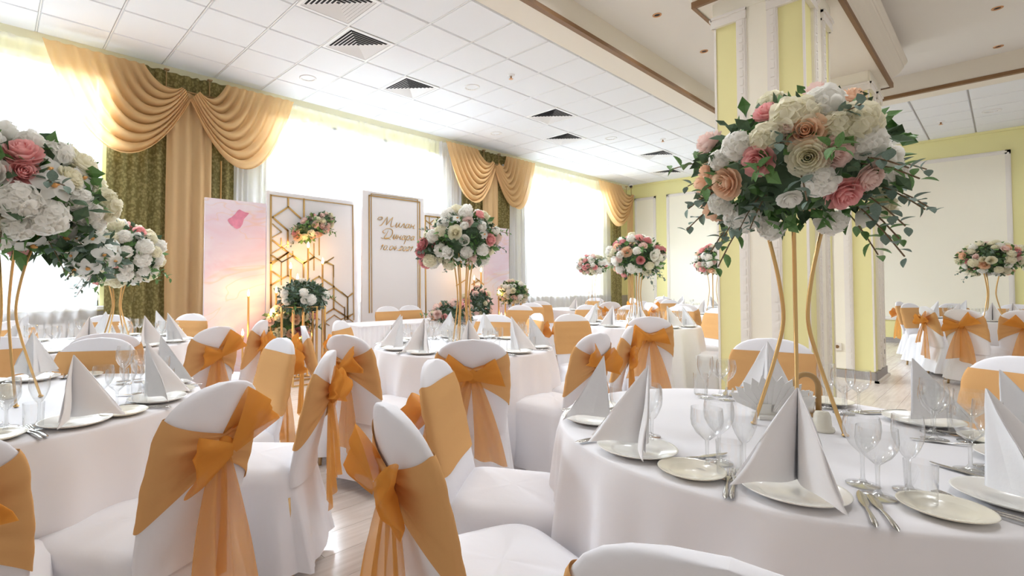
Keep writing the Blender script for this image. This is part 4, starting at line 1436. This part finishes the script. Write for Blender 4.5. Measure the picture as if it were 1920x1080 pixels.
# gold script lettering on the name board, written as pen strokes in unit letter boxes
GL = {
    'M': ([[(-.62, .62), (-.5, .85), (-.25, .9), (-.2, .7), (-.4, .6), (-.58, .7)], [(-.30, .02), (-.12, .1), (.08, .6), (.22, 1.0)], [(.22, 1.0), (.28, .5), (.30, .12)], [(.30, .12), (.5, .6), (.72, 1.02)], [(.72, 1.02), (.70, .5), (.74, .08), (.9, .05), (1.02, .15)]], 1.1),
    'i': ([[(0, .1), (.12, .48), (.10, .1), (.2, .03), (.4, .48), (.36, .1), (.5, .06)]], .5),
    'l': ([[(0, .05), (.1, .08), (.28, .48), (.36, .12), (.36, .05), (.48, .1)]], .46),
    'a': ([[(.34, .40), (.2, .48), (.04, .25), (.1, .04), (.26, .12), (.38, .46), (.34, .1), (.5, .08)]], .5),
    'n': ([[(.06, .48), (.0, .03)], [(.03, .25), (.3, .27)], [(.36, .48), (.3, .08), (.46, .06)]], .46),
    'D': ([[(.05, .9), (.3, 1.05), (.8, .95), (.95, .55), (.75, .15), (.35, .05), (.1, .0), (-.15, .05)], [(.45, .85), (.35, .45), (.2, .1), (.35, -.02), (.65, .02), (.9, -.06)], [(.05, .9), (-.08, .7), (.05, .55), (.2, .6)]], 1.05),
    'r': ([[(.05, .48), (-.05, -.1), (-.12, -.45)], [(.02, .2), (.2, .5), (.36, .4), (.3, .1), (.14, .03), (.04, .15)]], .46),
    '1': ([[(0, .65), (.2, .9), (.08, .0)]], .36),
    '0': ([[(.3, .85), (.1, .7), (.05, .25), (.15, .02), (.35, .15), (.42, .6), (.3, .85)]], .5),
    '4': ([[(.3, .9), (.02, .35), (.42, .38)], [(.36, .6), (.25, .0)]], .5),
    '2': ([[(.08, .65), (.2, .87), (.38, .75), (.3, .45), (.0, .05), (.2, .1), (.4, .02)]], .5),
    '.': ([[(.05, .03), (.09, .05)]], .22),
}


def script(text, x0, z0, h, squeeze):
    x = x0
    for chh in text:
        strokes, adv = GL[chh]
        mb = MB()
        for s in strokes:
            pts = [(x + (a + .22 * b) * h * squeeze, -.008, z0 + b * h) for a, b in s]
            P = spline(pts, 5)
            n = len(P)
            mb.tube(P, [0.0025 + .0045 * math.sin(PI * (i + .5) / n) for i in range(n)], 5)
        mb.obj('letter', M['gold'], P3, True)
        x += adv * h * squeeze


for text, pa, pb, base in (('Milan', 717, 777, 424), ('Dinara', 716, 777, 447), ('10.04.2021', 712, 773, 468)):
    xa, za = xz(pa, base, y3)
    xb, _ = xz(pb, base, y3)
    hgt = {'Milan': .155, 'Dinara': .155, '10.04.2021': .085}[text]
    seq = list(text)
    adv = sum(GL[c][1] for c in seq)
    script(seq, xa - cx3, za, hgt, (xb - xa) / (adv * hgt))

# gold tapers with warm flames
TAPER = [(466, 548, 'tall gold taper lit in front of the pink board'), (455, 622, 'short lit gold taper left of the tall one before the pink board'), (545, 497, 'lit gold taper left of the hanging flowers on the hexagon board'), (578, 458, 'highest lit gold taper under the hexagon board flowers'),
         (605, 488, 'lit gold taper right of the hexagon board flowers'), (558, 518, 'lit gold taper just above the green ball bouquet'), (518, 542, 'lit gold taper at the left rim of the hexagon board'), (508, 585, 'low lit gold taper at the left rim of the hexagon board'), (563, 630, 'lowest lit gold taper beneath the ball bouquet'),
         (902, 505, 'tall lit gold taper right of the centre bouquet'), (889, 520, 'lit gold taper directly below the centre bouquet'), (935, 547, 'lit gold taper beside the low round stage bouquet'), (867, 577, 'lit gold taper rising from the head table flowers'), (882, 582, 'short lit gold taper in the head table flowers'), (940, 590, 'shortest lit gold taper before the right pink board')]
for k, (px_, py_, lab) in enumerate(TAPER):
    p = on_y(px_, py_, 6.30 if k < 9 else 6.25)
    t = thing('taper_candle', lab, 'candle', (p.x, p.y, 0), 0, 'lit gold tapers on the stage')
    MB().lathe([(0, 0), (.05, 0), (.05, .012), (.013, .02), (.013, p.z - .07), (.016, p.z - .065), (.016, p.z - .05), (.0, p.z - .05)], 10).obj('taper_stick', M['candle'], t, True)
    MB().lathe([(0, p.z - .05), (.014, p.z - .035), (.016, p.z - .015), (.008, p.z + .015), (0, p.z + .04)], 10).obj('flame', M['flame'], t, True)
    if k in (0, 1, 3, 4, 6, 7, 8, 10, 11, 13, 14):
        l = bpy.data.lights.new('flame_light', 'POINT')
        l.energy, l.color, l.shadow_soft_size = 2.2, (1.0, .50, .16), .03
        lo = bpy.data.objects.new('flame_light', l)
        COL.objects.link(lo)
        lo.parent = t
        lo.location = (0, -.06, p.z + .03)

# stage flowers
p = on_y(585, 425, 6.50)
arrangement('diagonal pink and cream flower cluster fixed high on the hexagon board', (p.x, 6.46, p.z), .34, .15, 91, ['rose_blush', 'rose_peach', 'rose_cream', 'rose_blush', 'rose_pink', 'hyd_cream'], 40, .055, 5, tilt=(0, R(-27), 0), stuff=260, lowcut=-1, ry=.10, leafsize=.08)
p = on_y(569, 556, 5.9)
arrangement('dark green ball bouquet with white roses on a gold pedestal frame', (p.x, 5.9, p.z), .29, .20, 92, ['rose_white', 'rose_white', 'peony_white', 'hyd_white'], 16, .062, 10, stuff=900, leafsize=.07)
t = thing('pedestal_frame', 'open gold pedestal frame holding the dark green ball bouquet', 'stand', (p.x, 5.9, 0))
for x, y in ((-.21, -.16), (.21, -.16), (.21, .16), (-.21, .16), (-.08, -.16), (.1, -.16)):
    MB().box(x - .011, x + .011, y - .011, y + .011, 0, p.z - .12).obj('upright', M['gold'], t)
MB().box(-.22, .22, -.17, -.15, 0, .02).box(-.22, .22, .15, .17, 0, .02).box(-.22, .22, -.17, .17, p.z - .13, p.z - .12).obj('shelf', M['gold'], t)
p = on_y(545, 605, 6.28)
arrangement('cascading pink, peach and cream flowers low at the left of the stage', (p.x, 6.32, p.z), .36, .30, 93, ['rose_blush', 'rose_peach', 'rose_cream', 'rose_pink', 'rose_cream', 'rose_rose'], 48, .065, 8, tilt=(0, R(-38), 0), stuff=520, lowcut=-.9, ry=.20, leafsize=.08)
p = on_y(893, 575, 6.1)
arrangement('climbing green and pink flower cluster under the centre bouquet', (p.x, 6.1, p.z), .30, .36, 94, ['rose_blush', 'rose_blush', 'rose_cream', 'hyd_blush', 'rose_pink'], 40, .058, 8, tilt=(0, R(30), 0), stuff=620, lowcut=-.9, ry=.20, leafsize=.08)
p = on_y(962, 548, 6.1)
arrangement('round low bouquet of cream and blush roses right of the stage', (p.x, 6.1, p.z), .27, .21, 95, ['rose_cream', 'rose_blush', 'rose_white', 'hyd_cream', 'hyd_white'], 56, .055, 8, stuff=420, leafsize=.075)
t = thing('pedestal_frame', 'narrow gold pedestal under the round low bouquet', 'stand', (p.x, 6.1, 0))
for x, y in ((-.10, -.1), (.10, -.1), (.10, .1), (-.10, .1)):
    MB().box(x - .011, x + .011, y - .011, y + .011, 0, p.z - .12).obj('upright', M['gold'], t)
MB().box(-.11, .11, -.11, .11, p.z - .13, p.z - .12).box(-.11, .11, -.11, .11, 0, .015).obj('shelf', M['gold'], t)

# head table with pleated skirt
HX0, HX1, HY0, HY1 = 3.18, 5.9, 4.95, 5.5
t = thing('head_table', 'long head table with pleated white skirt before the backdrop boards', 'table', (HX0, HY0, 0))
W, Dp = HX1 - HX0, HY1 - HY0
MB().box(-.02, W + .02, -.02, Dp + .02, TZ - .015, TZ).obj('table_runner', M['cloth'], t)


def skirt(u, v):
    s = u * (W + 2 * Dp)
    a = .018 * math.sin(2 * PI * s / .075 + .8 * math.sin(s * 3)) * (.45 + .55 * (1 - v))
    z = .015 + (TZ - .03) * v
    if s < Dp:
        return (-a - .01, Dp - s, z)
    if s < Dp + W:
        return (s - Dp, -a - .01, z)
    return (W + a + .01, s - Dp - W, z)


MB().grid(560, 5, skirt).obj('pleated_skirt', M['cloth'], t, True)
p = on_z(852, 603, TZ)
arrangement('pink rose garland spilling over the front of the head table', (4.6, 4.99, .83), .34, .17, 96, ['rose_blush', 'rose_pink', 'rose_peach', 'rose_cream', 'rose_blush'], 34, .058, 8, stuff=420, lowcut=-.8, ry=.16, leafsize=.08)
